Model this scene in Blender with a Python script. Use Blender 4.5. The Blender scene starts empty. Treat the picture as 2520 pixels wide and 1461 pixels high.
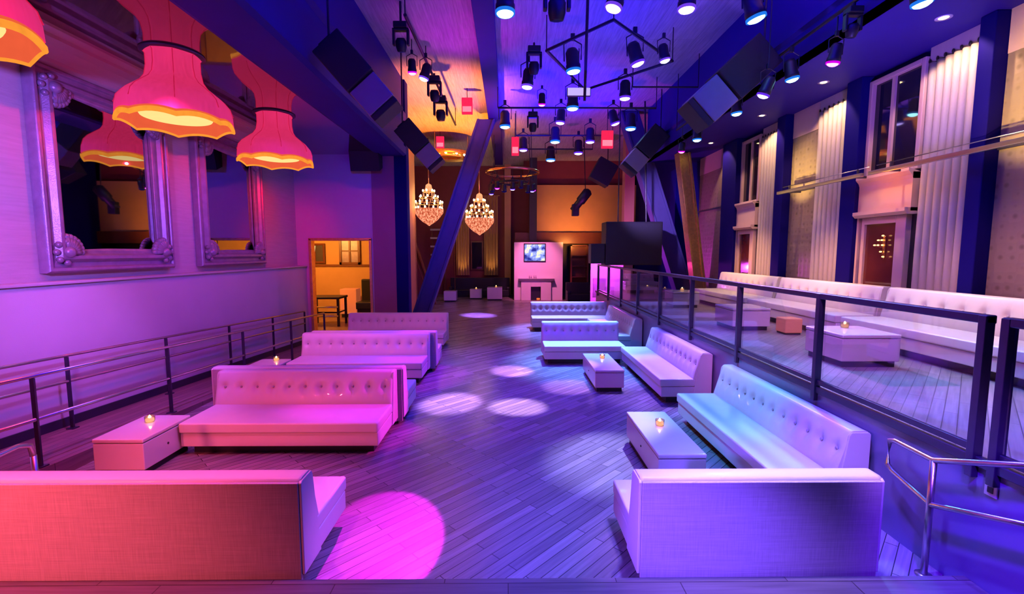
import bpy, bmesh, math, random
from mathutils import Vector, Matrix
random.seed(7)
PI = math.pi
SC = bpy.context.scene
COL = SC.collection

# ------------------------------------------------------------------ materials
def nodes(name):
    m = bpy.data.materials.new(name); m.use_nodes = True
    nt = m.node_tree; nt.nodes.clear()
    out = nt.nodes.new('ShaderNodeOutputMaterial')
    return m, nt, out

def L(nt, a, b): nt.links.new(a, b)

def pmat(name, col, rough=.5, metal=0., var=.12, vscale=6., bump=.0, bscale=60., coat=0., spec=.5, stretch=(1,1,1)):
    """principled surface with procedural colour variation and fine bump"""
    m, nt, out = nodes(name)
    b = nt.nodes.new('ShaderNodeBsdfPrincipled')
    tc = nt.nodes.new('ShaderNodeTexCoord'); mp = nt.nodes.new('ShaderNodeMapping')
    mp.inputs['Scale'].default_value = stretch
    L(nt, tc.outputs['Object'], mp.inputs['Vector'])
    n = nt.nodes.new('ShaderNodeTexNoise'); n.inputs['Scale'].default_value = vscale; n.inputs['Detail'].default_value = 4
    L(nt, mp.outputs['Vector'], n.inputs['Vector'])
    r = nt.nodes.new('ShaderNodeMapRange')
    r.inputs['To Min'].default_value = 1-var; r.inputs['To Max'].default_value = 1+var
    L(nt, n.outputs['Fac'], r.inputs['Value'])
    mx = nt.nodes.new('ShaderNodeMix'); mx.data_type = 'RGBA'; mx.blend_type = 'MULTIPLY'
    mx.inputs['Factor'].default_value = 1
    mx.inputs['A'].default_value = (*col, 1)
    L(nt, r.outputs['Result'], mx.inputs['B'])
    L(nt, mx.outputs['Result'], b.inputs['Base Color'])
    b.inputs['Roughness'].default_value = rough; b.inputs['Metallic'].default_value = metal
    b.inputs['Coat Weight'].default_value = coat; b.inputs['Specular IOR Level'].default_value = spec
    if bump:
        n2 = nt.nodes.new('ShaderNodeTexNoise'); n2.inputs['Scale'].default_value = bscale
        L(nt, mp.outputs['Vector'], n2.inputs['Vector'])
        bp = nt.nodes.new('ShaderNodeBump'); bp.inputs['Strength'].default_value = bump; bp.inputs['Distance'].default_value = .01
        L(nt, n2.outputs['Fac'], bp.inputs['Height']); L(nt, bp.outputs['Normal'], b.inputs['Normal'])
    L(nt, b.outputs['BSDF'], out.inputs['Surface'])
    return m

def emat(name, col, s, var=.15, scale=12.):
    m, nt, out = nodes(name)
    e = nt.nodes.new('ShaderNodeEmission'); e.inputs['Color'].default_value = (*col, 1)
    tc = nt.nodes.new('ShaderNodeTexCoord')
    n = nt.nodes.new('ShaderNodeTexNoise'); n.inputs['Scale'].default_value = scale
    L(nt, tc.outputs['Object'], n.inputs['Vector'])
    r = nt.nodes.new('ShaderNodeMapRange'); r.inputs['To Min'].default_value = s*(1-var); r.inputs['To Max'].default_value = s*(1+var)
    L(nt, n.outputs['Fac'], r.inputs['Value']); L(nt, r.outputs['Result'], e.inputs['Strength'])
    L(nt, e.outputs['Emission'], out.inputs['Surface'])
    return m

def planks(name, c1, c2, gap, rot, w=.11, ln=1.3, rough=.35, bump=.25, spec=.5, vec='Object'):
    m, nt, out = nodes(name)
    b = nt.nodes.new('ShaderNodeBsdfPrincipled')
    tc = nt.nodes.new('ShaderNodeTexCoord'); mp = nt.nodes.new('ShaderNodeMapping')
    mp.inputs['Rotation'].default_value = (0, 0, rot)
    L(nt, tc.outputs[vec], mp.inputs['Vector'])
    br = nt.nodes.new('ShaderNodeTexBrick')
    br.inputs['Color1'].default_value = (*c1, 1); br.inputs['Color2'].default_value = (*c2, 1); br.inputs['Mortar'].default_value = (*gap, 1)
    br.inputs['Scale'].default_value = 1; br.inputs['Mortar Size'].default_value = .004
    br.inputs['Brick Width'].default_value = ln; br.inputs['Row Height'].default_value = w
    br.offset = .37
    L(nt, mp.outputs['Vector'], br.inputs['Vector'])
    mp2 = nt.nodes.new('ShaderNodeMapping'); mp2.inputs['Scale'].default_value = (1.2, 22, 22)
    L(nt, mp.outputs['Vector'], mp2.inputs['Vector'])
    n = nt.nodes.new('ShaderNodeTexNoise'); n.inputs['Scale'].default_value = 1.5; n.inputs['Detail'].default_value = 6
    L(nt, mp2.outputs['Vector'], n.inputs['Vector'])
    r = nt.nodes.new('ShaderNodeMapRange'); r.inputs['To Min'].default_value = .45; r.inputs['To Max'].default_value = 1.5
    L(nt, n.outputs['Fac'], r.inputs['Value'])
    mx = nt.nodes.new('ShaderNodeMix'); mx.data_type = 'RGBA'; mx.blend_type = 'MULTIPLY'; mx.inputs['Factor'].default_value = 1
    L(nt, br.outputs['Color'], mx.inputs['A']); L(nt, r.outputs['Result'], mx.inputs['B'])
    L(nt, mx.outputs['Result'], b.inputs['Base Color'])
    b.inputs['Roughness'].default_value = rough; b.inputs['Specular IOR Level'].default_value = spec
    bp = nt.nodes.new('ShaderNodeBump'); bp.inputs['Strength'].default_value = bump; bp.inputs['Distance'].default_value = .004
    L(nt, mx.outputs['Result'], bp.inputs['Height']); L(nt, bp.outputs['Normal'], b.inputs['Normal'])
    L(nt, b.outputs['BSDF'], out.inputs['Surface'])
    return m

def woven(name, col, rough=.8):
    m, nt, out = nodes(name)
    b = nt.nodes.new('ShaderNodeBsdfPrincipled')
    tc = nt.nodes.new('ShaderNodeTexCoord')
    facs = []
    for sc in ((3, 3, 160), (160, 160, 5)):
        mp = nt.nodes.new('ShaderNodeMapping'); mp.inputs['Scale'].default_value = sc
        L(nt, tc.outputs['Object'], mp.inputs['Vector'])
        n = nt.nodes.new('ShaderNodeTexNoise'); n.inputs['Scale'].default_value = 1; n.inputs['Detail'].default_value = 3
        L(nt, mp.outputs['Vector'], n.inputs['Vector']); facs.append(n.outputs['Fac'])
    ad = nt.nodes.new('ShaderNodeMath'); ad.operation = 'ADD'
    L(nt, facs[0], ad.inputs[0]); L(nt, facs[1], ad.inputs[1])
    r = nt.nodes.new('ShaderNodeMapRange'); r.inputs['From Max'].default_value = 2
    r.inputs['To Min'].default_value = .45; r.inputs['To Max'].default_value = 1.5
    L(nt, ad.outputs[0], r.inputs['Value'])
    mx = nt.nodes.new('ShaderNodeMix'); mx.data_type = 'RGBA'; mx.blend_type = 'MULTIPLY'; mx.inputs['Factor'].default_value = 1
    mx.inputs['A'].default_value = (*col, 1); L(nt, r.outputs['Result'], mx.inputs['B'])
    L(nt, mx.outputs['Result'], b.inputs['Base Color']); b.inputs['Roughness'].default_value = rough
    bp = nt.nodes.new('ShaderNodeBump'); bp.inputs['Strength'].default_value = .3; bp.inputs['Distance'].default_value = .003
    L(nt, ad.outputs[0], bp.inputs['Height']); L(nt, bp.outputs['Normal'], b.inputs['Normal'])
    L(nt, b.outputs['BSDF'], out.inputs['Surface'])
    return m

def glass(name, tint=(.9, .93, 1), refl=.09):
    m, nt, out = nodes(name)
    t = nt.nodes.new('ShaderNodeBsdfTransparent'); t.inputs['Color'].default_value = (*tint, 1)
    g = nt.nodes.new('ShaderNodeBsdfGlossy'); g.inputs['Roughness'].default_value = .03
    lw = nt.nodes.new('ShaderNodeLayerWeight'); lw.inputs['Blend'].default_value = .25
    r = nt.nodes.new('ShaderNodeMapRange'); r.inputs['To Min'].default_value = refl*.5; r.inputs['To Max'].default_value = refl*4
    L(nt, lw.outputs['Fresnel'], r.inputs['Value'])
    mx = nt.nodes.new('ShaderNodeMixShader')
    L(nt, r.outputs['Result'], mx.inputs[0]); L(nt, t.outputs[0], mx.inputs[1]); L(nt, g.outputs[0], mx.inputs[2])
    L(nt, mx.outputs[0], out.inputs['Surface'])
    return m

def hammered(name, col):
    """dimpled sheet metal"""
    m, nt, out = nodes(name)
    b = nt.nodes.new('ShaderNodeBsdfPrincipled'); b.inputs['Metallic'].default_value = .25; b.inputs['Roughness'].default_value = .42
    tc = nt.nodes.new('ShaderNodeTexCoord')
    v = nt.nodes.new('ShaderNodeTexVoronoi'); v.inputs['Scale'].default_value = 7; v.inputs['Randomness'].default_value = .25
    L(nt, tc.outputs['Object'], v.inputs['Vector'])
    cr = nt.nodes.new('ShaderNodeValToRGB')
    cr.color_ramp.elements[0].position = .08; cr.color_ramp.elements[0].color = tuple(c*.45 for c in col)+(1,)
    cr.color_ramp.elements[1].position = .35; cr.color_ramp.elements[1].color = (*col, 1)
    L(nt, v.outputs['Distance'], cr.inputs['Fac']); L(nt, cr.outputs['Color'], b.inputs['Base Color'])
    bp = nt.nodes.new('ShaderNodeBump'); bp.inputs['Strength'].default_value = .35; bp.inputs['Distance'].default_value = .03
    L(nt, v.outputs['Distance'], bp.inputs['Height']); L(nt, bp.outputs['Normal'], b.inputs['Normal'])
    L(nt, b.outputs['BSDF'], out.inputs['Surface'])
    return m

def shade_mat(name, col, glow, gcol):
    """lit fabric lampshade: diffuse cloth that also glows from the bulb inside"""
    m, nt, out = nodes(name)
    d = nt.nodes.new('ShaderNodeBsdfDiffuse'); d.inputs['Color'].default_value = (*col, 1)
    e = nt.nodes.new('ShaderNodeEmission'); e.inputs['Color'].default_value = (*gcol, 1)
    tc = nt.nodes.new('ShaderNodeTexCoord'); sx = nt.nodes.new('ShaderNodeSeparateXYZ')
    mp = nt.nodes.new('ShaderNodeMapping'); mp.inputs['Scale'].default_value = (14, 14, 2)
    L(nt, tc.outputs['Object'], mp.inputs['Vector'])
    n = nt.nodes.new('ShaderNodeTexNoise'); n.inputs['Scale'].default_value = 2
    L(nt, mp.outputs['Vector'], n.inputs['Vector'])
    r = nt.nodes.new('ShaderNodeMapRange'); r.inputs['To Min'].default_value = glow*.75; r.inputs['To Max'].default_value = glow*1.25
    L(nt, n.outputs['Fac'], r.inputs['Value']); L(nt, r.outputs['Result'], e.inputs['Strength'])
    ad = nt.nodes.new('ShaderNodeAddShader')
    L(nt, d.outputs[0], ad.inputs[0]); L(nt, e.outputs[0], ad.inputs[1]); L(nt, ad.outputs[0], out.inputs['Surface'])
    return m

def screen_mat(name):
    m, nt, out = nodes(name)
    e = nt.nodes.new('ShaderNodeEmission'); e.inputs['Strength'].default_value = 1.5
    tc = nt.nodes.new('ShaderNodeTexCoord')
    n = nt.nodes.new('ShaderNodeTexNoise'); n.inputs['Scale'].default_value = 2.2; n.inputs['Detail'].default_value = 3
    L(nt, tc.outputs['Object'], n.inputs['Vector'])
    cr = nt.nodes.new('ShaderNodeValToRGB'); el = cr.color_ramp.elements
    el[0].position = .38; el[0].color = (.02, .02, .25, 1)
    el[1].position = .66; el[1].color = (.5, .3, 1, 1)
    k = el.new(.5); k.color = (.25, .3, .8, 1)
    k = el.new(.57); k.color = (.75, .75, .45, 1)
    L(nt, n.outputs['Fac'], cr.inputs['Fac']); L(nt, cr.outputs['Color'], e.inputs['Color'])
    L(nt, e.outputs[0], out.inputs['Surface'])
    return m

M = {}
M['floor'] = planks('floor_planks', (.34, .30, .30), (.19, .165, .17), (.05, .045, .05), -PI/4, w=.10, rough=.27)
M['ramp'] = planks('ramp_planks', (.30, .17, .16), (.22, .12, .12), (.06, .03, .03), -PI/2, w=.12, rough=.4)
M['plat'] = planks('platform_planks', (.34, .28, .28), (.26, .21, .21), (.10, .08, .08), -PI/4, w=.10, rough=.33)
M['step'] = planks('step_planks', (.17, .14, .15), (.12, .10, .11), (.04, .03, .03), 0, w=.15, rough=.35)
M['ceil'] = planks('ceiling_boards', (.62, .58, .58), (.55, .52, .52), (.33, .3, .3), PI/2, w=1.15, ln=6, rough=.55, bump=.05)
M['blackmirror'] = pmat('glossy_ceiling_sheet', (.06, .025, .03), .04, .0, .05, spec=1., coat=1.)
M['wall'] = pmat('wall_plaster', (.72, .66, .70), .6, 0, .06, 2, .15, 80)
M['paper'] = pmat('wall_grasscloth', (.66, .58, .62), .7, 0, .16, 2.5, .4, 30, stretch=(1, 1, 14))
M['paint'] = pmat('painted_wood', (.62, .56, .58), .45, 0, .06, 4)
M['dark'] = pmat('dark_wall', (.05, .04, .06), .5, 0, .2, 3)
M['redwall'] = pmat('wine_red_wall', (.28, .05, .06), .6, 0, .2, 2)
M['winewall'] = pmat('plum_wall', (.40, .16, .26), .6, 0, .1, 2)
M['orange'] = pmat('ochre_wall', (.75, .42, .2), .6, 0, .12, 1.5, .2, 30)
M['base'] = pmat('dark_baseboard', (.03, .025, .05), .4, 0, .1, 5)
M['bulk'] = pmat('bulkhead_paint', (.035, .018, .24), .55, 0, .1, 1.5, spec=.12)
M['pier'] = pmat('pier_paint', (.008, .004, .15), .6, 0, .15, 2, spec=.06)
M['fascia'] = pmat('fascia_laminate', (.20, .18, .34), .3, .0, .1, 2, .1, 20, coat=.2)
M['steel'] = pmat('brushed_steel', (.55, .52, .52), .28, 1., .12, 30, stretch=(1, 1, 12))
M['darksteel'] = pmat('dark_painted_steel', (.07, .06, .11), .35, .6, .15, 12)
M['brace'] = pmat('brace_paint', (.10, .08, .24), .5, .0, .15, 3, spec=.25)
M['black'] = pmat('black_plastic', (.012, .012, .02), .45, 0, .2, 20, .1, 120)
M['speaker'] = pmat('speaker_grille', (.012, .012, .022), .55, 0, .3, 40, .4, 240)
M['speakergrey'] = pmat('speaker_side', (.30, .27, .33), .5, 0, .1, 6)
M['vinyl'] = pmat('white_vinyl', (.80, .76, .77), .38, 0, .05, 5, .06, 150, coat=.15)
M['woven'] = woven('woven_back_cloth', (.58, .50, .52))
M['button'] = pmat('button_vinyl', (.45, .40, .42), .5, 0, .1, 40)
M['kick'] = pmat('black_kickboard', (.015, .013, .02), .5, 0, .2, 9)
M['lacquer'] = pmat('white_lacquer', (.80, .77, .78), .22, 0, .03, 5, coat=.5)
M['mirror'] = pmat('mirror_silver', (.55, .55, .60), .02, 1., .03, 1)
M['frame'] = pmat('carved_silver_frame', (.36, .27, .40), .34, .3, .3, 8, .25, 60)
M['glass'] = glass('rail_glass')
M['cupglass'] = glass('votive_glass', (.95, .85, .75), .2)
M['flame'] = emat('candle_glow', (1, .6, .25), 22)
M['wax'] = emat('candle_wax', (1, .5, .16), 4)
M['shade'] = shade_mat('red_silk_shade', (.55, .07, .16), .62, (1, .035, .17))
M['shaderib'] = shade_mat('red_silk_rib', (.4, .03, .08), .42, (1, .02, .12))
M['shadein'] = emat('shade_lining', (1, .13, .05), .85, .1, 5)
M['trimglow'] = emat('glowing_trim', (1, .32, .035), 1.0, .2, 9)
M['bulb'] = emat('frosted_diffuser', (1, .74, .26), 1.08, .04)
M['bulb2'] = emat('chandelier_bulb', (1, .68, .25), 26, .1)
M['crystal'] = emat('crystal_lit', (1, .36, .16), 1.25, .9, 26)
def crystal_mat(name):
    m, nt, out = nodes(name)
    e = nt.nodes.new('ShaderNodeEmission')
    tc = nt.nodes.new('ShaderNodeTexCoord'); mp = nt.nodes.new('ShaderNodeMapping'); mp.inputs['Scale'].default_value = (16, 16, 9)
    L(nt, tc.outputs['Object'], mp.inputs['Vector'])
    v = nt.nodes.new('ShaderNodeTexVoronoi'); L(nt, mp.outputs['Vector'], v.inputs['Vector']); v.inputs['Scale'].default_value = 1
    cr = nt.nodes.new('ShaderNodeValToRGB'); el = cr.color_ramp.elements
    el[0].position = .1; el[0].color = (1, .62, .38, 1); el[1].position = .75; el[1].color = (.45, .07, .03, 1)
    k = el.new(.35); k.color = (1, .30, .16, 1)
    L(nt, v.outputs['Distance'], cr.inputs['Fac']); L(nt, cr.outputs['Color'], e.inputs['Color']); e.inputs['Strength'].default_value = 1.15
    L(nt, e.outputs[0], out.inputs['Surface']); return m
M['basket'] = crystal_mat('crystal_strands')
M['brass'] = pmat('brass', (.85, .5, .2), .25, 1., .15, 15)
M['gold'] = pmat('gold_leaf', (.9, .55, .2), .3, .8, .3, 12, .4, 30)
M['curtain'] = pmat('pale_curtain', (.62, .52, .50), .7, 0, .08, 9, .1, 80, stretch=(1, 1, .3))
M['pleatgap'] = pmat('pleat_gap_shade', (.10, .07, .10), .8, 0, .1, 6)
M['eyelet'] = pmat('black_eyelet', (.02, .015, .02), .4, 0, .2, 30)
M['mesh'] = hammered('dimpled_metal', (.34, .25, .22))
M['panel'] = pmat('oxblood_panel', (.14, .025, .03), .12, 0, .2, 3, coat=.6)
M['darkglass'] = pmat('dark_window_glass', (.015, .012, .03), .04, 0, .1, 1, spec=1.)
M['lintel'] = pmat('lintel_paint', (.78, .52, .50), .5, 0, .06, 4)
M['screen'] = screen_mat('tv_picture')
M['redsign'] = emat('red_sign_glow', (1, .02, .10), 1.0, .1)
M['pinksign'] = emat('pink_sign_band', (1, .22, .32), 1.3, .1)
M['ledpanel'] = emat('lavender_panel_glow', (.55, .42, 1), 1.1, .05)
M['wood'] = pmat('red_brown_wood', (.20, .06, .03), .35, 0, .25, 8, stretch=(1, 1, 6))
M['fire'] = emat('ember', (1, .18, .05), 1.0, .4)
M['purpleglow'] = emat('violet_floor_light', (.55, .05, 1), 1.2, .1)
M['white_plastic'] = pmat('white_plastic', (.8, .8, .82), .35, 0, .03, 10)
M['stool'] = shade_mat('orange_cube_glow', (.8, .35, .2), .22, (1, .25, .1))  # glow put into the cover colour; no bulb inside the cubes
LENS = {}
for k, c, s in (('cyan', (.30, .80, 1), 14), ('violet', (.50, .36, 1), 9), ('magenta', (1, .10, .95), 9), ('white', (.75, .62, 1), 8), ('off', (.02, .01, .15), .6)):
    LENS[k] = emat('lens_'+k, c, s, .05)
    LENS[k+'r'] = emat('ring_'+k, {'cyan': (.02, .22, 1), 'violet': (.16, .03, 1), 'magenta': (.8, .0, 1), 'white': (.2, .06, 1), 'off': (.01, .005, .2)}[k], .85 if k != 'off' else .25, .1)

# ------------------------------------------------------------------ mesh builder
class MB:
    def __init__(s): s.v = []; s.f = []
    def add(s, vs, fs):
        b = len(s.v); s.v += [tuple(v) for v in vs]; s.f += [tuple(b+i for i in f) for f in fs]; return s
    def box(s, x0, x1, y0, y1, z0, z1):
        return s.add([(x0,y0,z0),(x1,y0,z0),(x1,y1,z0),(x0,y1,z0),(x0,y0,z1),(x1,y0,z1),(x1,y1,z1),(x0,y1,z1)],
                     [(0,3,2,1),(4,5,6,7),(0,1,5,4),(1,2,6,5),(2,3,7,6),(3,0,4,7)])
    def obox(s, c, size, mat):
        hx, hy, hz = (q/2 for q in size)
        vs = [Vector(c)+mat@Vector(p) for p in [(-hx,-hy,-hz),(hx,-hy,-hz),(hx,hy,-hz),(-hx,hy,-hz),(-hx,-hy,hz),(hx,-hy,hz),(hx,hy,hz),(-hx,hy,hz)]]
        return s.add(vs, [(0,3,2,1),(4,5,6,7),(0,1,5,4),(1,2,6,5),(2,3,7,6),(3,0,4,7)])
    def prism(s, poly, axis, a, b):
        """poly: 2-D outline; extruded along axis from a to b"""
        def P(u, w, t):
            return {'x': (t,u,w), 'y': (u,t,w), 'z': (u,w,t)}[axis]
        n = len(poly)
        vs = [P(u,w,a) for u,w in poly]+[P(u,w,b) for u,w in poly]
        fs = [tuple(range(n))[::-1], tuple(range(n, 2*n))]+[(i,(i+1)%n,n+(i+1)%n,n+i) for i in range(n)]
        return s.add(vs, fs)
    def tube(s, pts, r, seg=10, closed=False):
        pts = [Vector(p) for p in pts]; n = len(pts); rings = []
        for i, p in enumerate(pts):
            if closed: d = (pts[(i+1)%n]-pts[i-1]).normalized()
            elif i == 0: d = (pts[1]-p).normalized()
            elif i == n-1: d = (p-pts[-2]).normalized()
            else: d = ((pts[i+1]-p).normalized()+(p-pts[i-1]).normalized()).normalized()
            up = Vector((0,0,1)) if abs(d.z) < .9 else Vector((0,1,0))
            a = d.cross(up).normalized(); b = a.cross(d).normalized()
            rr = r[i] if isinstance(r, (list, tuple)) else r
            rings.append([p+a*rr*math.cos(2*PI*k/seg)+b*rr*math.sin(2*PI*k/seg) for k in range(seg)])
        vs = [v for q in rings for v in q]; fs = []
        m = n if closed else n-1
        for i in range(m):
            j = (i+1) % n
            for k in range(seg):
                fs.append((i*seg+k, i*seg+(k+1)%seg, j*seg+(k+1)%seg, j*seg+k))
        if not closed:
            fs.append(tuple(range(seg))[::-1]); fs.append(tuple((n-1)*seg+k for k in range(seg)))
        return s.add(vs, fs)
    def lathe(s, prof, seg=32, c=(0,0,0), rfun=None, zfun=None, cap=False):
        vs = []; n = len(prof)
        for i, (r, z) in enumerate(prof):
            for k in range(seg):
                a = 2*PI*k/seg
                rr = r*(rfun(a, i/(n-1)) if rfun else 1); zz = z+(zfun(a, i/(n-1)) if zfun else 0)
                vs.append((c[0]+rr*math.cos(a), c[1]+rr*math.sin(a), c[2]+zz))
        fs = [(i*seg+k, i*seg+(k+1)%seg, (i+1)*seg+(k+1)%seg, (i+1)*seg+k) for i in range(n-1) for k in range(seg)]
        if cap: fs.append(tuple(range(seg))[::-1]); fs.append(tuple((n-1)*seg+k for k in range(seg)))
        return s.add(vs, fs)
    def ball(s, c, r, seg=8, rings=6, sc=(1,1,1)):
        prof = [(max(1e-4, r*math.sin(PI*i/rings)), -r*math.cos(PI*i/rings)) for i in range(rings+1)]
        b = MB().lathe(prof, seg)
        return s.add([(c[0]+v[0]*sc[0], c[1]+v[1]*sc[1], c[2]+v[2]*sc[2]) for v in b.v], b.f)

def ob(name, mb, mat, parent=None, bevel=0., smooth=False, kind=None, label=None, seg=2):
    me = bpy.data.meshes.new(name); me.from_pydata(mb.v, [], mb.f); me.validate()
    bm = bmesh.new(); bm.from_mesh(me); bmesh.ops.recalc_face_normals(bm, faces=bm.faces); bm.to_mesh(me); bm.free()
    me.materials.append(mat)
    if smooth:
        for p in me.polygons: p.use_smooth = True
    o = bpy.data.objects.new(name, me); COL.objects.link(o)
    if parent is not None: o.parent = parent
    if bevel:
        b = o.modifiers.new('bevel', 'BEVEL'); b.width = bevel; b.segments = seg; b.limit_method = 'ANGLE'; b.angle_limit = math.radians(40)
        for p in me.polygons: p.use_smooth = True
        w = o.modifiers.new('wn', 'WEIGHTED_NORMAL'); w.keep_sharp = True
    if kind: o['kind'] = kind
    if label: o['label'] = label
    return o

def thing(name, label, cat, loc=(0,0,0), rz=0., group=None):
    o = bpy.data.objects.new(name, None); COL.objects.link(o)
    o.location = loc; o.rotation_euler = (0, 0, rz); o.empty_display_size = .1
    o['label'] = label; o['category'] = cat
    if group: o['group'] = group
    return o
def tag(o, label, cat, group=None):
    o['label'] = label; o['category'] = cat
    if group: o['group'] = group
    return o
def dup(o, loc, rz=None, label=None, parent=None):
    c = o.copy(); COL.objects.link(c)
    if parent is None:
        c.location = loc
        if rz is not None: c.rotation_euler = (0, 0, rz)
        if label: c['label'] = label
    else: c.parent = parent
    for ch in list(o.children): dup(ch, None, parent=c)
    return c
def struct(name, mb, mat, bevel=0., parent=None, smooth=False):
    return ob(name, mb, mat, parent, bevel, smooth, kind=None if parent else 'structure')

# ------------------------------------------------------------------ the setting
CEIL = 7.8; LOWC = 5.58; SOF = 5.92
PX = 3.52          # face of the raised platform
PZ = 1.08          # top of the raised platform
def rampz(y): return .20-.045*(y-5)

struct('floor', MB().box(-5.2, PX, -4, 16, -.8, 0).box(-4.0, 7.5, 16, 29.2, -.8, 0).box(-6.2, -4.0, 21.7, 29.2, -.8, 0), M['floor'])
rp = MB(); y0, y1 = -1., 14.7
rp.add([(-6.3,y0,-.8),(-5.2,y0,-.8),(-5.2,y1,-.8),(-6.3,y1,-.8),(-6.3,y0,rampz(y0)),(-5.2,y0,rampz(y0)),(-5.2,y1,rampz(y1)),(-6.3,y1,rampz(y1))],
       [(0,3,2,1),(4,5,6,7),(0,1,5,4),(1,2,6,5),(2,3,7,6),(3,0,4,7)])
struct('floor_ramp', rp, M['ramp'])
struct('floor_side_room', MB().box(-9.6, -4.3, 14.7, 21.5, -.8, rampz(14.7)), M['ramp'])
struct('floor_step', MB().box(-5.2, PX, -4, 3.36, 0.0, .12), M['step'], .012)
struct('floor_platform', MB().box(PX+.02, 7.3, -4, 18.6, PZ-.06, PZ), M['plat'])
struct('wall_platform_front', MB().box(PX, PX+.2, -4, 18.6, 0, PZ-.06).box(PX+.2, 7.3, 18.4, 18.6, 0, PZ-.06), M['fascia'])
struct('trim_platform_edge', MB().box(PX-.03, PX+.03, -4, 18.6, PZ-.07, PZ+.005), M['darksteel'], .008)
struct('ceiling', MB().box(-9.6, 7.6, -4, 29.2, CEIL, CEIL+.2), M['ceil'])
struct('ceiling_lower_left', MB().box(-6.6, -3.98, -4, 14.7, LOWC, LOWC+.1), M['blackmirror'])
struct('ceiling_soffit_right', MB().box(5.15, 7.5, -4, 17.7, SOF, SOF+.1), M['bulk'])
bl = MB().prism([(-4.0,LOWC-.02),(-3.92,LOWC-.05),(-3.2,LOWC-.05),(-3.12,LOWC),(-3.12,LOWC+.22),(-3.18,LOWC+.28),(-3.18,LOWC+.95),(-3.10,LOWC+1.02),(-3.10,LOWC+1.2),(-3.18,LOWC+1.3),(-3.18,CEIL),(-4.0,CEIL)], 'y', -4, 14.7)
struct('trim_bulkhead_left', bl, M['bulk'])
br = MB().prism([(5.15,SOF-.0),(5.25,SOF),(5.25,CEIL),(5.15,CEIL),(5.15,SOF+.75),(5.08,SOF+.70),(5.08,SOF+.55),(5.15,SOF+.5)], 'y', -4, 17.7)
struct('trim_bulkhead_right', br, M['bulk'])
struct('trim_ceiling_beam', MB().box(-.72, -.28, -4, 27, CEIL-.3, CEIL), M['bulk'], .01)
# left wall: wainscot with a ledge, grasscloth above, crown moulding
struct('wall_left_lower', MB().box(-6.6, -6.3, -4, 14.7, -.8, 2.15), M['wall'])
struct('trim_ledge', MB().box(-6.6, -6.26, -4, 14.7, 2.15, 2.19), M['paint'], .008)
struct('wall_left', MB().box(-6.75, -6.58, -4, 14.9, 2.15, LOWC+.1), M['paper'])
cr = MB().prism([(-6.58,5.16),(-6.52,5.16),(-6.50,5.22),(-6.42,5.26),(-6.42,5.31),(-6.36,5.35),(-6.24,5.42),(-6.10,5.46),(-6.10,5.51),(-5.98,5.54),(-5.98,LOWC),(-6.58,LOWC)], 'y', -4, 14.7)
struct('trim_crown', cr, M['paint'])
bb = MB(); 
bb.add([(-6.3,y0,rampz(y0)),(-6.275,y0,rampz(y0)),(-6.275,y1,rampz(y1)),(-6.3,y1,rampz(y1)),(-6.3,y0,rampz(y0)+.13),(-6.275,y0,rampz(y0)+.13),(-6.275,y1,rampz(y1)+.13),(-6.3,y1,rampz(y1)+.13)],
       [(0,3,2,1),(4,5,6,7),(0,1,5,4),(1,2,6,5),(2,3,7,6),(3,0,4,7)])
struct('baseboard_left', bb, M['base'])
# wall with the doorway at the far end of the ramp
struct('wall_doorway', MB().box(-6.75, -6.18, 14.7, 14.9, -.8, 3.0).box(-4.27, -4.2, 14.7, 14.9, -.8, 3.0).box(-6.75, -4.2, 14.7, 14.9, 3.0, CEIL), M['wall'])
struct('wall_doorway_end', MB().box(-4.2, -3.5, 14.68, 14.9, -.8, CEIL), M['winewall'])
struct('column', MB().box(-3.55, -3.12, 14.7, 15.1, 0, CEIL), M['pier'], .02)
d1 = struct('door_1', MB().box(-6.2, -6.12, 14.66, 14.94, rampz(14.7), 3.02).box(-4.33, -4.25, 14.66, 14.94, rampz(14.7), 3.02).box(-6.2, -4.25, 14.66, 14.94, 2.96, 3.04), M['gold'], .01)
# side room beyond the doorway
struct('wall_side_room', MB().box(-9.6, -4.2, 21.4, 21.6, -.8, 4.2).box(-9.7, -9.5, 14.9, 21.5, -.8, 4.2).box(-4.35, -4.2, 14.9, 21.5, -.8, CEIL), M['orange'])
struct('ceiling_side_room', MB().box(-9.6, -4.35, 14.9, 21.5, 4.1, 4.2), M['orange'])
struct('trim_side_room_dado', MB().box(-9.5, -4.35, 21.34, 21.4, 1.95, 2.05), M['wood'])
# far end of the hall
struct('wall_back', MB().box(-9.6, 7.6, 29, 29.2, 0, CEIL), M['redwall'])
struct('wall_back_left', MB().box(-6.3, -6.1, 21.5, 29, 0, CEIL), M['redwall'])
struct('wall_mezzanine', MB().box(1.62, 7.3, 27, 27.25, 3.72, 6.4), M['orange'])
struct('wall_mezzanine_upper', MB().box(.9, 7.3, 27.3, 27.5, 6.4, CEIL), M['redwall'])
struct('trim_mezzanine_beam', MB().box(.4, 7.3, 26.7, 27.3, 3.08, 3.72), M['wood'], .02)
struct('wall_under_mezzanine', MB().box(.3, 7.3, 28, 28.2, 0, 3.1), M['dark'])
struct('wall_behind', MB().box(-6.75, 7.6, -4.2, -4, -.8, CEIL), M['dark'])
# right wall
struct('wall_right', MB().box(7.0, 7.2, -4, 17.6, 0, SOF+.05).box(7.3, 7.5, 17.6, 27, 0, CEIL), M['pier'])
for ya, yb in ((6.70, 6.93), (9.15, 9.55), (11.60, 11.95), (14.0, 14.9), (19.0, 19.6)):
    struct('column', MB().box(6.72, 7.0 if ya < 17 else 7.3, ya, yb, PZ, SOF), M['pier'], .015)

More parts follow.
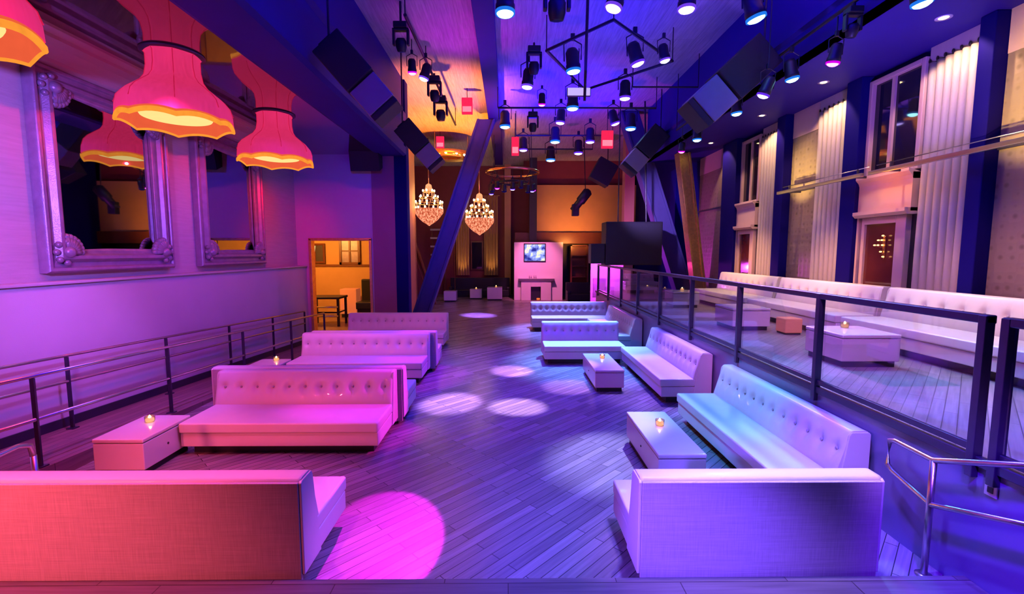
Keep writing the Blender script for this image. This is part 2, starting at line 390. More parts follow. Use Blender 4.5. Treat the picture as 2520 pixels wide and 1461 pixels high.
# window and door bay in the right wall
def bay(n, ya, yb, mull):
    w = struct('window_%d' % n, MB().box(6.86, 7.00, ya, ya+.08, 4.0, 5.8).box(6.86, 7.00, yb-.08, yb, 4.0, 5.8).box(6.86, 7.00, ya+.08, yb-.08, 5.72, 5.8).box(6.86, 7.00, ya+.08, yb-.08, 3.98, 4.06), M['lintel'], .01)
    struct('pane', MB().box(6.94, 6.96, ya+.08, yb-.08, 4.06, 5.72), M['darkglass'], parent=w)
    struct('mullion', MB().box(6.90, 6.97, mull-.035, mull+.035, 4.06, 5.72), M['lintel'], parent=w)
    d = struct('door_%d' % (n+1), MB().box(6.80, 7.00, ya, yb, 3.30, 3.95), M['lintel'])
    struct('cornice', MB().prism([(7.00,3.93),(6.72,4.02),(6.72,3.97),(6.78,3.90),(6.80,3.84),(7.00,3.84)], 'y', ya, yb), M['lintel'], parent=d)
    struct('head_trim', MB().prism([(7.00,3.36),(6.70,3.36),(6.70,3.30),(6.75,3.25),(7.00,3.25)], 'y', ya, yb), M['lintel'], parent=d)
    g = (yb-ya)
    fr = MB()
    for a, b in ((.08, .26), (.86, .92)): fr.box(6.82, 7.00, ya+g*a, ya+g*b, PZ, 3.25)
    fr.box(6.82, 7.00, ya+g*.26, ya+g*.86, 3.12, 3.25).box(6.82, 7.00, ya+g*.26, ya+g*.86, PZ, 1.95)
    struct('door_frame', fr, M['lintel'], .01, parent=d)
    struct('door_panel', MB().box(6.87, 6.95, ya+g*.26, ya+g*.86, 1.95, 3.12), M['panel'], parent=d)
    struct('side_slot', MB().box(6.92, 6.98, ya, ya+g*.08, PZ, 3.25).box(6.92, 6.98, ya+g*.92, yb-g*.05, PZ, 3.25), M['black'], parent=d)
    struct('jamb_strip', MB().box(6.80, 6.98, yb-g*.04, yb, PZ, 3.25), M['lintel'], parent=d)
bay(1, 7.94, 9.14, 8.62)
bay(3, 12.97, 14.0, 13.5)

# pale pleated curtains, each on the wall beside a column
def curtain(ya, yb, label):
    t = thing('curtain_panel', label, 'curtain', (6.94, (ya+yb)/2, PZ))
    w = yb-ya; h = SOF-PZ
    ob('backing', MB().box(-.012, .0, -w/2, w/2, 0, 4.60), M['pleatgap'], t)  # dark sheet stands in for the shade between pleats
    ob('header', MB().box(-.03, .0, -w/2, w/2, 4.60, h), M['curtain'], t, .006)
    n = 7; pw_ = w/n
    for q in range(n):
        c = (q+.5)/n*w-w/2; r = pw_*.43
        vs = []; fs = []; m = 12; zs = [0, .7, 1.5, 2.3, 3.0, 3.6, 4.2, 4.58]
        for z in zs:
            for k in range(m+1):
                a = PI*k/m
                vs.append((-.012-r*1.15*math.sin(a), c-r*math.cos(a)+.006*math.sin(z*1.7+q), z))
        for a in range(len(zs)-1):
            for k in range(m): fs.append((a*(m+1)+k, a*(m+1)+k+1, (a+1)*(m+1)+k+1, (a+1)*(m+1)+k))
        fs.append(tuple((len(zs)-1)*(m+1)+k for k in range(m+1)))
        ob('pleat', MB().add(vs, fs), M['curtain'], t, smooth=True)
    for q in range(8):
        ob('eyelet', MB().ball((-.045, (q/7-.5)*w*.96, 4.62), .026, 8, 6, (.5, 1, 1.4)), M['eyelet'], t, smooth=True)
    return t
curtain(6.95, 7.92, 'pale floor-length pleated curtain left of the nearest dark pier on the right wall')
curtain(9.57, 10.62, 'pale pleated curtain between the panelled doorway and the small dimpled metal bay')
curtain(11.97, 12.95, 'narrow pale pleated curtain just left of the short steel rail end')

def metal_panel(ya, yb, label):
    t = thing('metal_panel', label, 'wall panel', (6.94, (ya+yb)/2, PZ))
    w = yb-ya
    ob('sheet', MB().box(-.02, .02, -w/2, w/2, 0, 4.25), M['mesh'], t)
    ob('header', MB().box(-.03, .05, -w/2, w/2, 4.25, SOF-PZ), M['lintel'], t)
    ob('band', MB().box(-.05, -.02, -w/2, w/2, 2.95, 3.0), M['darksteel'], t)
metal_panel(5.2, 6.69, 'tall dimpled metal panel at the right edge of the photo, beyond the nearest pier')
metal_panel(10.64, 11.58, 'tall dimpled metal panel between the two pale curtains behind the steel rail')
metal_panel(14.95, 17.1, 'distant dimpled metal panel beside the yellow slanted brace')

# ------------------------------------------------------------------ diagonal steel braces
def brace(name, p0, p1, w, d, mat, label):
    p0 = Vector(p0); p1 = Vector(p1); dx = (p1-p0)
    t = thing(name, label, 'brace', tuple(p0))
    def cut(off0, off1, ya, yb, m, nm):
        a = [(off0, 0), (off1, 0), (dx.x+off1, dx.z), (dx.x+off0, dx.z)]
        o = ob(nm, MB().prism(a, 'y', ya, yb), m, t, .008)
    cut(-w/2, w/2, -d/2, d/2, mat, 'web')
    cut(-w/2-.03, -w/2+.05, -d/2-.06, d/2+.06, mat, 'flange')
    cut(w/2-.05, w/2+.03, -d/2-.06, d/2+.06, mat, 'flange')
    return t
brace('diagonal_brace', (-3.42, 18, 0), (-.80, 18, CEIL-.31), .60, .4, M['brace'], 'dark blue slanted steel brace leaning right, in front of the chandeliers')
brace('diagonal_brace', (6.80, 18, PZ), (4.48, 18, CEIL-.02), .62, .4, M['brace'], 'blue slanted steel brace standing on the platform, leaning left')
brace('diagonal_brace', (6.6, 16.0, PZ), (5.85, 16.0, SOF-.02), .34, .3, M['gold'], 'yellow slanted brace against the right wall')
brace('diagonal_brace', (-3.75, 23.5, 0), (-5.7, 23.5, 6), .25, .25, M['wood'], 'thin orange-brown slanted brace under the left chandelier')

# ------------------------------------------------------------------ sofas
def tufted_back(Lx, D, z0, z1, nb, nrow=1):
    """lean-back cushion: closed loft of side profiles with button dimples on its front"""
    zb = z0+(z1-z0)*.52
    bx = [Lx*(i+.5)/nb for i in range(nb)]
    nz = 14; nx = max(24, int(Lx/.03))
    f0, f1 = D-.32, D-.20
    vs = []; fs = []; cols = []
    for i in range(nx+1):
        x = Lx*i/nx; col = []
        edge = min(1, min(x, Lx-x)/.06)
        for j in range(nz+1):
            t = j/nz; z = z0+(z1-.03-z0)*t; y = f0+(f1-f0)*t
            bulge = .018*math.sin(PI*t)**.6*edge
            d = 0
            for b in bx:
                if abs(x-b) < .2:
                    r2 = (x-b)**2+(z-zb)**2
                    d += .038*math.exp(-r2/.0032)+.010*math.exp(-((x-b)/.016)**2)*math.sin(PI*t)
            col.append((x, y-bulge+d*edge, z))
        col += [(x, f1+.012, z1-.008), (x, f1+.035, z1), (x, D-.05, z1), (x, D-.028, z1-.008), (x, D-.02, z1-.03), (x, D-.02, z0-.05), (x, f0, z0-.05)]
        cols.append(col)
    m = len(cols[0])
    for c in cols: vs += c
    for i in range(nx):
        for j in range(m):
            k = (j+1) % m
            fs.append((i*m+j, i*m+k, (i+1)*m+k, (i+1)*m+j))
    fs.append(tuple(range(m))); fs.append(tuple(nx*m+j for j in range(m))[::-1])
    return MB().add(vs, fs), [(b, (f0+f1)/2+.018, zb) for b in bx]

def sofa(label, Lx, loc, rz, nb, D=1.0, H=.885, group=None, buttons=True):
    t = thing('tufted_sofa', label, 'sofa', loc, rz, group)
    ob('plinth', MB().box(.09, Lx-.09, .13, D-.05, 0, .125), M['kick'], t)
    ob('seat_base', MB().box(0, Lx, .012, D-.03, .12, .30), M['vinyl'], t, .012)
    ob('seat_cushion', MB().box(-.004, Lx+.004, -.012, D-.27, .302, .435), M['vinyl'], t, .022, seg=3)
    mb, bpos = tufted_back(Lx, D, .44, H, nb)
    back = ob('backrest', mb, M['vinyl'], t)
    for p in back.data.polygons: p.use_smooth = len(p.vertices) == 4
    if buttons:
        for b in bpos:
            ob('button', MB().ball(b, .017, 8, 6, (1, .6, 1)), M['button'], back, smooth=True)
    ob('back_panel', MB().box(.012, Lx-.012, D-.025, D+.004, .06, H-.025), M['woven'], t, .006)
    ob('end_panel', MB().prism([(D-.325,.12),(D-.005,.12),(D-.005,H-.03),(D-.03,H-.012),(D-.19,H-.012),(D-.215,H-.05)], 'x', -.012, .012), M['vinyl'], t, .006)
    ob('end_panel', MB().prism([(D-.325,.12),(D-.005,.12),(D-.005,H-.03),(D-.03,H-.012),(D-.19,H-.012),(D-.215,H-.05)], 'x', Lx-.012, Lx+.012), M['vinyl'], t, .006)
    return t
FL = 'white button-tufted sofas on the dance floor'
sofa('long white sofa seen from behind at the lower left corner', 2.52, (-1.58, 4.37, 0), PI, 12, D=.97)
sofa('white tufted sofa right of the nearest left candle table', 2.52, (-4.19, 5.80, 0), 0, 11, D=1.06)
sofa('white sofa turned away, back to back behind the second left sofa', 2.84, (-1.58, 7.86, 0), PI, 12, D=.99)
sofa('white tufted sofa whose left end meets the second left candle table', 2.66, (-4.36, 9.05, 0), 0, 11, D=1.0)
sofa('white sofa turned away, behind the third left sofa', 2.7, (-1.58, 11.0, 0), PI, 11, D=.94)
sofa('farthest left white tufted sofa, below the doorway and the slanted brace', 2.78, (-4.5, 12.35, 0), 0, 12, D=1.0)
sofa('white sofa seen from behind at the lower right, nearest the stair rail', 1.86, (2.87, 4.28, 0), PI, 7, D=.89)
sofa('long white sofa along the platform wall beside the nearest right table', 2.70, (2.62, 7.03, 0), -PI/2, 12, D=.88)
sofa('white sofa along the platform wall beside the small white table further back', 2.80, (2.62, 10.62, 0), -PI/2, 12, D=.88)
sofa('short white sofa facing the camera behind the second right table', 1.88, (.85, 10.66, 0), 0, 9, D=1.0)
sofa('farthest right white sofa facing the camera, in front of the fireplace', 2.62, (.8, 15.3, 0), 0, 12, D=1.0)
sofa('far white sofa with its back along the platform wall, behind the short sofa', 3.2, (2.62, 15.2, 0), -PI/2, 14, D=.88)
# banquettes on the platform
sofa('banquette on the platform at the right edge of the photo', 3.0, (5.68, 7.84, PZ), -PI/2, 10, D=.98, H=.93)
sofa('middle banquette on the platform, below the panelled doorway', 3.0, (5.68, 10.98, PZ), -PI/2, 10, D=.98, H=.93)
sofa('farthest long banquette on the platform, by the narrow curtain', 3.0, (5.68, 14.12, PZ), -PI/2, 10, D=.98, H=.93)
sofa('small salmon-lit sofa at the far end of the platform under the black cabinets', 1.2, (4.35, 17.2, PZ), 0, 5, D=.8, H=.7)

# ------------------------------------------------------------------ tables and candles
def low_table(label, x0, x1, ya, yb, h, z=0., drawer=True):
    w, d = x1-x0, yb-ya
    t = thing('low_table', label, 'table', ((x0+x1)/2, (ya+yb)/2, z))
    ob('plinth', MB().box(-w/2+.04, w/2-.04, -d/2+.04, d/2-.04, 0, .08), M['kick'], t)
    ob('body', MB().box(-w/2+.004, w/2-.004, -d/2+.004, d/2-.004, .08, h-.055), M['lacquer'], t, .012)
    ob('tabletop', MB().box(-w/2, w/2, -d/2, d/2, h-.05, h), M['lacquer'], t, .014, seg=3)
    if drawer:
        s = 1 if x0 < 0 else -1
        kn = MB().tube([(s*(w/2-.012), -.02, h*.55), (s*(w/2+.003), -.02, h*.55)], .013, 10)
        ob('grommet', kn, M['kick'], t, smooth=True)
    return t
low_table('white box table at the left, in front of the tufted sofa', -4.80, -4.21, 5.24, 6.06, .455)
low_table('white box table half hidden behind the second left sofa pair', -4.98, -4.39, 8.2, 9.35, .45)
low_table('nearest long white table on the right, beside the long sofa', 1.63, 2.16, 4.86, 6.24, .42)
low_table('small white table on the right in front of the short sofa', 1.62, 2.17, 8.5, 9.96, .42)
low_table('nearest white cube table behind the glass on the platform', 4.40, 5.18, 6.02, 6.80, .44, PZ, False)
low_table('middle white cube table behind the glass on the platform', 4.36, 5.10, 8.95, 9.75, .44, PZ, False)
low_table('farthest white cube table behind the glass on the platform', 4.52, 5.25, 12.7, 13.4, .44, PZ, False)

def candle(label, x, y, z):
    t = thing('votive_candle', label, 'candle', (x, y, z)); t.scale = (1.55, 1.55, 1.0)
    ob('cup', MB().lathe([(.022, .002), (.034, .004), (.037, .075), (.034, .075), (.031, .008), (.001, .007)], 16), M['cupglass'], t, smooth=True)
    ob('wax', MB().lathe([(.001, .010), (.030, .010), (.031, .045), (.001, .045)], 14), M['wax'], t, smooth=True)
    ob('flame', MB().lathe([(.001, .045), (.010, .055), (.011, .064), (.006, .080), (.001, .092)], 10), M['flame'], t, smooth=True)
candle('lit candle on the white box table at the left', -4.55, 5.80, .456)
candle('lit candle on the half-hidden left table', -4.62, 9.2, .451)
candle('lit candle on the nearest long right table', 1.92, 5.72, .421)
candle('lit candle on the small right table', 1.95, 9.5, .421)
candle('lit candle on the nearest platform cube table', 4.85, 6.62, PZ+.441)
candle('lit candle on the middle platform cube table', 4.75, 9.5, PZ+.441)
candle('lit candle on the farthest platform cube table', 4.95, 13.2, PZ+.441)
st = thing('reflection_cube', 'made-up glowing orange cube for a reflection in the glass, near the middle platform table', 'stool', (5.28, 8.65, PZ))
ob('cover', MB().box(-.16, .16, -.16, .16, .03, .30), M['stool'], st, .02); ob('base', MB().box(-.14, .14, -.14, .14, 0, .03), M['kick'], st)  # cube added in place of an orange reflection in the rail glass

# ------------------------------------------------------------------ glass railing on the platform edge
GX = PX-.005
def glass_rail(ys, label, first=True):
    t = thing('glass_railing', label, 'railing', (GX, ys[0], PZ))
    o = ys[0]
    for y in ys: ob('post', MB().box(-.045, .03, y-o-.03, y-o+.03, -.16, 1.06), M['darksteel'], t, .006)
    ob('top_rail', MB().box(-.04, .04, -.03, ys[-1]-o+.03, 1.0, 1.065), M['darksteel'], t, .01)
    ob('bottom_rail', MB().box(-.02, .02, 0, ys[-1]-o, .03, .085), M['darksteel'], t, .005)
    for a, b in zip(ys, ys[1:]):
        ob('glass_pane', MB().box(-.006, .006, a-o+.035, b-o-.035, .085, 1.0), M['glass'], t)
glass_rail([3.36, 5.18, 7.0, 8.84, 10.7, 12.55, 14.4, 16.25, 18.1], 'long dark metal railing with glass panes along the platform edge')
glass_rail([1.5, 3.20], 'short glass railing section at the right edge, past the gap')

# ------------------------------------------------------------------ ramp handrails
def ramp_rail(x, ys, hs, label):
    t = thing('ramp_railing', label, 'railing', (x, ys[0], rampz(ys[0])))
    z0 = rampz(ys[0])
    for y in ys:
        z = rampz(y)-z0
        ob('post', MB().box(-.025, .025, y-ys[0]-.012, y-ys[0]+.012, z, z+1.02), M['darksteel'], t, .004)
        ob('foot_plate', MB().box(-.05, .05, y-ys[0]-.05, y-ys[0]+.05, z, z+.015), M['darksteel'], t)
    for h in hs:
        ob('rail', MB().tube([(0, y-ys[0]-(.9 if y == ys[0] else 0), rampz(y-(.9 if y == ys[0] else 0))-z0+h) for y in ys], .021, 10), M['steel'], t, smooth=True)
ramp_rail(-6.12, [4.6, 6.42, 8.3, 10.2, 12.1, 14.0], (1.04, .68), 'brushed metal handrail along the wall side of the ramp')
ramp_rail(-5.26, [5.1, 7.15, 9.2, 11.25, 13.3], (1.04, .55), 'brushed metal handrail on the open side of the ramp, nearer the sofas')

def rail_bit(pts, label, posts):
    p0 = Vector(posts[0])
    t = thing('stair_handrail', label, 'railing', (p0.x, p0.y, 0))
    for ps in pts: ob('rail', MB().tube([Vector(p)-Vector((p0.x, p0.y, 0)) for p in ps], .022, 12), M['steel'], t, smooth=True)
    for q in posts:
        q = Vector(q); ob('post', MB().tube([(q.x-p0.x, q.y-p0.y, 0.0), (q.x-p0.x, q.y-p0.y, q.z)], .024, 12), M['steel'], t, smooth=True)
        ob('foot_plate', MB().lathe([(.06, 0), (.06, .012), (.03, .02)], 16, (q.x-p0.x, q.y-p0.y, 0), cap=True), M['steel'], t, smooth=True)
rail_bit([[(3.36, 2.6, 1.34), (3.36, 3.52, .965), (3.42, 3.95, .945), (3.425, 4.02, .92), (3.425, 4.03, .70), (3.42, 3.96, .665), (3.36, 3.52, .60), (3.36, 2.6, .93)]], 'steel stair handrail with a looped end at the lower right', [(3.36, 3.52, .965)])
rail_bit([[(-4.32, 2.6, .80), (-4.2, 3.9, .945), (-4.18, 3.98, .92), (-4.18, 4.0, .80)]], 'steel handrail end rising behind the lower left sofa', [(-4.18, 4.0, .82)])

# wall outlet on the platform front, steel bars in front of the right wall
o_ = thing('wall_outlet', 'white socket plate on the platform front beside the stair rail', 'outlet', (PX, 3.22, .88))
ob('plate', MB().box(-.012, 0, -.045, .045, -.05, .05), M['white_plastic'], o_, .004)
ob('socket', MB().box(-.016, -.012, -.02, .02, -.022, .022), M['kick'], o_)
def bar(ya, yb, label):
    t = thing('steel_bar', label, 'rail', (6.45, (ya+yb)/2, 4.0)); h = (yb-ya)/2
    ob('bar', MB().box(-.03, .03, -h, h, -.035, .035), M['steel'], t, .008)
    ob('wire', MB().tube([(.12, -h, .14), (.12, h, .14)], .008, 6), M['steel'], t, smooth=True)
    for s in (-.8, .8):
        ob('bracket', MB().box(.0, .38, s*h-.02, s*h+.02, -.02, .02).box(.1, .13, s*h-.015, s*h+.015, 0, .15), M['darksteel'], t)
bar(5.2, 8.45, 'long steel bar across the near curtain on the right wall')
bar(8.62, 11.3, 'shorter steel bar across the farther curtain on the right wall')

# ------------------------------------------------------------------ framed mirrors on the left wall
def sweep_frame(w, h, prof):
    """mitred moulding: prof = list of (inset from outer edge, height off the wall)"""
    mb = MB(); n = len(prof); rings = []
    for sx, sz in ((0, 0), (1, 0), (1, 1), (0, 1)):
        ring = []
        for ins, up in prof:
            ring.append((up, (ins if sx == 0 else w-ins), (ins if sz == 0 else h-ins)))
        rings.append(ring)
    vs = [v for r in rings for v in r]; fs = []
    for i in range(4):
        j = (i+1) % 4
        for k in range(n-1): fs.append((i*n+k, i*n+k+1, j*n+k+1, j*n+k))
    return mb.add(vs, fs)
def shell(mb, c, r, sgy, sgz):
    for i in range(7):
        a = PI/2*(i/6)
        p = (c[0]+.05, c[1]+sgy*r*.62*math.cos(a), c[2]+sgz*r*.62*math.sin(a))
        mb.tube([(c[0]+.06, c[1], c[2]), (p[0]+.03, (p[1]+c[1])/2, (p[2]+c[2])/2), p], [.02, r*.11, r*.13], 8)
        mb.ball((p[0], p[1], p[2]), r*.15, 8, 6)
    mb.ball((c[0]+.08, c[1], c[2]), r*.24, 10, 8)
    for k in range(5):
        a = PI*(.5+.25*k)
        mb.ball((c[0]+.06, c[1]-sgy*0.02+math.cos(a)*r*.42*sgy, c[2]+math.sin(a)*r*.42*sgz), r*.13, 8, 6)
def wall_mirror(ya, yb, za, zb, label):
    w, h = yb-ya, zb-za
    t = thing('wall_mirror', label, 'mirror', (-6.575, ya, za))
    fw = .36
    prof = [(0, 0), (0, .10), (.03, .14), (.07, .14), (.09, .10), (.15, .10), (.20, .17), (.25, .17), (.28, .11), (.33, .10), (fw, .07), (fw, .02)]
    ob('frame', sweep_frame(w, h, prof), M['frame'], t, .006)
    ob('mirror_backing', MB().box(.0, .012, .1, w-.1, .1, h-.1), M['black'], t)
    g = math.radians(2.6); yg = fw-.03; L_ = w-2*fw+.06
    gm = MB().prism([(.10, yg), (.10-math.sin(g)*L_, yg+L_), (.09-math.sin(g)*L_, yg+L_), (.09, yg)], 'z', fw-.03, h-fw+.03)
    ob('mirror_glass', gm, M['mirror'], t)
    for sy, sz in ((0, 0), (1, 0), (1, 1), (0, 1)):
        mb = MB(); shell(mb, (.08, (fw-.06 if sy == 0 else w-fw+.06), (fw-.06 if sz == 0 else h-fw+.06)), .36, 1 if sy == 0 else -1, 1 if sz == 0 else -1)
        ob('corner_shell', mb, M['frame'], t, smooth=True)
wall_mirror(6.62, 9.15, 2.30, 5.22, 'large ornate silver framed mirror on the left wall, nearest the camera')
wall_mirror(9.95, 12.6, 2.30, 5.22, 'ornate framed mirror farther along the left wall, behind the red lamp')

# ------------------------------------------------------------------ red pendant lamps
def pendant(label, x, y, s=1.0):
    t = thing('pendant_lamp', label, 'lamp', (x, y, LOWC))
    npan = 8; k = 2*PI/npan; ph = .2
    def rf(a, q):   # eight softly bowed panels
        aa = ((a+ph) % k)-k/2
        return .93/math.cos(aa)**.55
    def zf(a, q):   # lower edge dips at the ribs
        u = abs((((a+ph) % k)/k)-.5)*2
        return -.05*(u**2)*max(0, 1-q*4)
    H = 1.02
    prof = [(.765, -H), (.775, -H+.08), (.765, -H+.20), (.73, -H+.31), (.655, -H+.40), (.54, -H+.49), (.435, -H+.57), (.375, -H+.66), (.35, -H+.80), (.35, -.06), (.38, -.02)]
    prof = [(r*s, z) for r, z in prof]
    ob('shade', MB().lathe(prof[1:], 64, rfun=rf, zfun=lambda a, q: zf(a, q+.05)), M['shade'], t, smooth=True)
    ob('trim_band', MB().lathe([(.745*s, -H+.0), (.775*s, -H-.015), (.79*s, -H+.005), (.785*s, -H+.055)], 64, rfun=rf, zfun=lambda a, q: zf(a, 0)), M['trimglow'], t, smooth=True)
    ob('lining', MB().lathe([(.765*s, -H+.02), (.74*s, -H+.2), (.6*s, -H+.34), (.2*s, -H+.42), (.01, -H+.43)], 64, rfun=rf, zfun=lambda a, q: zf(a, q)), M['shadein'], t, smooth=True)
    ob('diffuser', MB().lathe([(.01, -H+.05), (.34*s, -H+.055), (.46*s, -H+.08), (.48*s, -H+.12), (.42*s, -H+.15), (.01, -H+.16)], 40), M['bulb'], t, smooth=True)
    for i in range(npan):
        a = k*i-ph
        pts = [((r*rf(a, 0)+.003)*math.cos(a), (r*rf(a, 0)+.003)*math.sin(a), z) for r, z in prof[2:]]
        ob('rib', MB().tube(pts, .007, 6), M['shaderib'], t, smooth=True)
    ob('ceiling_plate', MB().lathe([(.40*s, -.03), (.42*s, -.015), (.42*s, -.002)], 40, cap=True), M['darksteel'], t, smooth=True)
    return t
pendant('big red bell lamp hanging in front of the nearest mirror', -5.06, 7.42)
pendant('big red bell lamp farther from the camera, above the second mirror', -5.06, 10.5)
pendant('big red bell lamp cut off at the upper left corner', -5.06, 4.32)

# ------------------------------------------------------------------ hung speakers
def line_array(label, c, ang, s=1., flip=1):
    """stack of two cabinets hung at an angle; ang turns the stack in the vertical plane across the hall"""
    t = thing('hanging_speaker', label, 'speaker', c)
    R = Matrix.Rotation(ang, 3, 'Y')
    ob('upper_cabinet', MB().obox((0, 0, 0), (.66*s, .62*s, .98*s), R), M['speaker'], t, .02)
    lo = R@Vector((0, .03, -.80*s))
    ob('lower_cabinet', MB().obox(lo, (.62*s, .58*s, .58*s), R), M['speakergrey'], t, .02)
    lo2 = R@Vector((0, .03, -1.16*s))
    ob('end_cap', MB().obox(lo2, (.60*s, .56*s, .12*s), R), M['speaker'], t, .015)
    top = R@Vector((0, 0, .52*s))
    mb = MB().tube([top, (top.x, top.y, CEIL-c[2])], .018, 8)
    mb.obox(R@Vector((0, 0, .50*s)), (.3*s, .5*s, .05), R)
    ob('mount_rod', mb, M['black'], t)
line_array('large black hanging speaker at the upper left beside the red lamp ceiling', (-2.585, 7.87, 5.585), math.radians(-41), .82)
line_array('second black hanging speaker, left side, above the left chandelier', (-2.50, 12.7, 5.60), math.radians(-41), .80)
line_array('large dark hanging speaker at the upper right near the bulkhead', (4.36, 9.0, 5.93), math.radians(47), 1.0)
line_array('second dark hanging speaker, right side, at the top of the blue brace', (4.62, 15.5, 6.12), math.radians(40), .95)
t = thing('wall_speaker', 'black box speaker mounted above the doorway', 'speaker', (-4.28, 14.45, 5.32))
ob('cabinet', MB().prism([(-.24, .27), (.24, .27), (.24, -.15), (-.1, -.3)], 'x', -.44, .44), M['speaker'], t, .015)
ob('bracket', MB().box(-.05, .05, .1, .25, -.1, .1), M['darksteel'], t)
t = thing('hanging_cabinet', 'huge black box cabinet hanging above the platform end', 'cabinet', (4.4, 16.5, 2.1))
ob('body', MB().box(-.98, 1.0, -.1, .7, .05, 1.56), M['black'], t, .02)
ob('side_box', MB().box(-1.48, -.99, -.05, .5, .1, .80), M['black'], t, .02)
ob('front_panel', MB().box(-.93, .95, -.115, -.1, .1, 1.5), M['speaker'], t)
ob('mount_rod', MB().tube([(.5, .2, 1.55), (.35, .2, CEIL-2.1)], .03, 8).tube([(-.5, .2, 1.55), (-.5, .2, CEIL-2.1)], .02, 8), M['black'], t)
t = thing('hanging_speaker', 'dark speaker silhouette hung before the orange rear wall', 'speaker', (4.2, 21, 6.1))
ob('cabinet', MB().obox((0, 0, 0), (.9, .6, 1.0), Matrix.Rotation(.5, 3, 'Y')), M['speaker'], t, .02)
ob('mount_rod', MB().tube([(.2, 0, .4), (.2, 0, CEIL-6.1)], .02, 6), M['black'], t)

# ------------------------------------------------------------------ stage lights
def stage_light(label, kind, x, y, z, size=.2, tilt=(0., 0.), hang=None, group=None):
    """can spotlight: lens centre at x,y,z; tilt turns the barrel (about X, about Y); hung from height `hang`"""
    t = thing('stage_light', label, 'stage light', (x, y, z), 0, group)
    R = Matrix.Rotation(tilt[0], 3, 'X')@Matrix.Rotation(tilt[1], 3, 'Y')
    r = size/2; h = size*1.7
    def tr(mb): mb.v = [tuple(R@Vector(v)) for v in mb.v]; return mb
    ob('housing', tr(MB().lathe([(r*1.0, .004), (r*1.12, .004), (r*1.12, h*.30), (r*1.02, h*.34), (r*1.0, h*.85), (r*.7, h), (.001, h)], 20)), M['black'], t, smooth=True)
    ob('lens', tr(MB().lathe([(.001, -.035), (r*.5, -.03), (r*.85, -.012), (r*.98, .012), (r*.98, .03), (.001, .03)], 20)), LENS[kind], t, smooth=True)
    ob('lens_ring', tr(MB().lathe([(r*.99, .004), (r*1.10, -.002), (r*1.15, .004), (r*1.15, h*.10), (r*1.13, h*.11)], 20)), LENS[kind+'r'], t, smooth=True)
    top = R@Vector((0, 0, h*.6))
    yk = MB()
    for s in (-1, 1): yk.tube([R@Vector((s*r*1.3, 0, h*.5)), (s*r*1.35+top.x, top.y, h*1.2), (top.x, top.y, h*1.42)], size*.05, 6)
    ob('yoke', yk, M['black'], t)
    hz = (hang if hang is not None else CEIL)-z
    if hz > h*1.45:
        ob('mount_rod', MB().tube([(top.x, top.y, h*1.40), (top.x, top.y, hz)], size*.06, 8), M['black'], t)
    ob('mount_clamp', MB().box(top.x-size*.16, top.x+size*.16, top.y-size*.12, top.y+size*.12, h*1.36, h*1.66), M['black'], t, .008)
    return t
def moving_head(label, x, y, z, size=.34, kind='off', tilt=(.3, 0), hang=None):
    t = thing('moving_head_light', label, 'stage light', (x, y, z))
    R = Matrix.Rotation(tilt[0], 3, 'X')@Matrix.Rotation(tilt[1], 3, 'Y')
    s = size
    ob('base', MB().box(-s*.5, s*.5, -s*.42, s*.42, s*1.05, s*1.5), M['black'], t, s*.06)
    ob('yoke', MB().box(-s*.62, -s*.44, -s*.2, s*.2, -s*.1, s*1.1).box(s*.44, s*.62, -s*.2, s*.2, -s*.1, s*1.1).box(-s*.62, s*.62, -s*.22, s*.22, s*.92, s*1.1), M['black'], t, s*.05)
    hd = MB().lathe([(.001, s*.42), (s*.28, s*.40), (s*.40, s*.2), (s*.40, -s*.2), (s*.33, -s*.45), (s*.30, -s*.52), (.001, -s*.52)], 20)
    hd.v = [tuple(R@Vector(v)) for v in hd.v]; ob('head', hd, M['black'], t, smooth=True)
    ln = MB().lathe([(.001, -s*.56), (s*.16, -s*.55), (s*.27, -s*.525)], 18); ln.v = [tuple(R@Vector(v)) for v in ln.v]
    ob('lens', ln, LENS[kind], t, smooth=True)
    hz = (hang if hang is not None else CEIL)-z
    if hz > s*1.5: ob('mount_rod', MB().tube([(0, 0, s*1.48), (0, 0, hz)], .025, 8), M['black'], t)
    return t

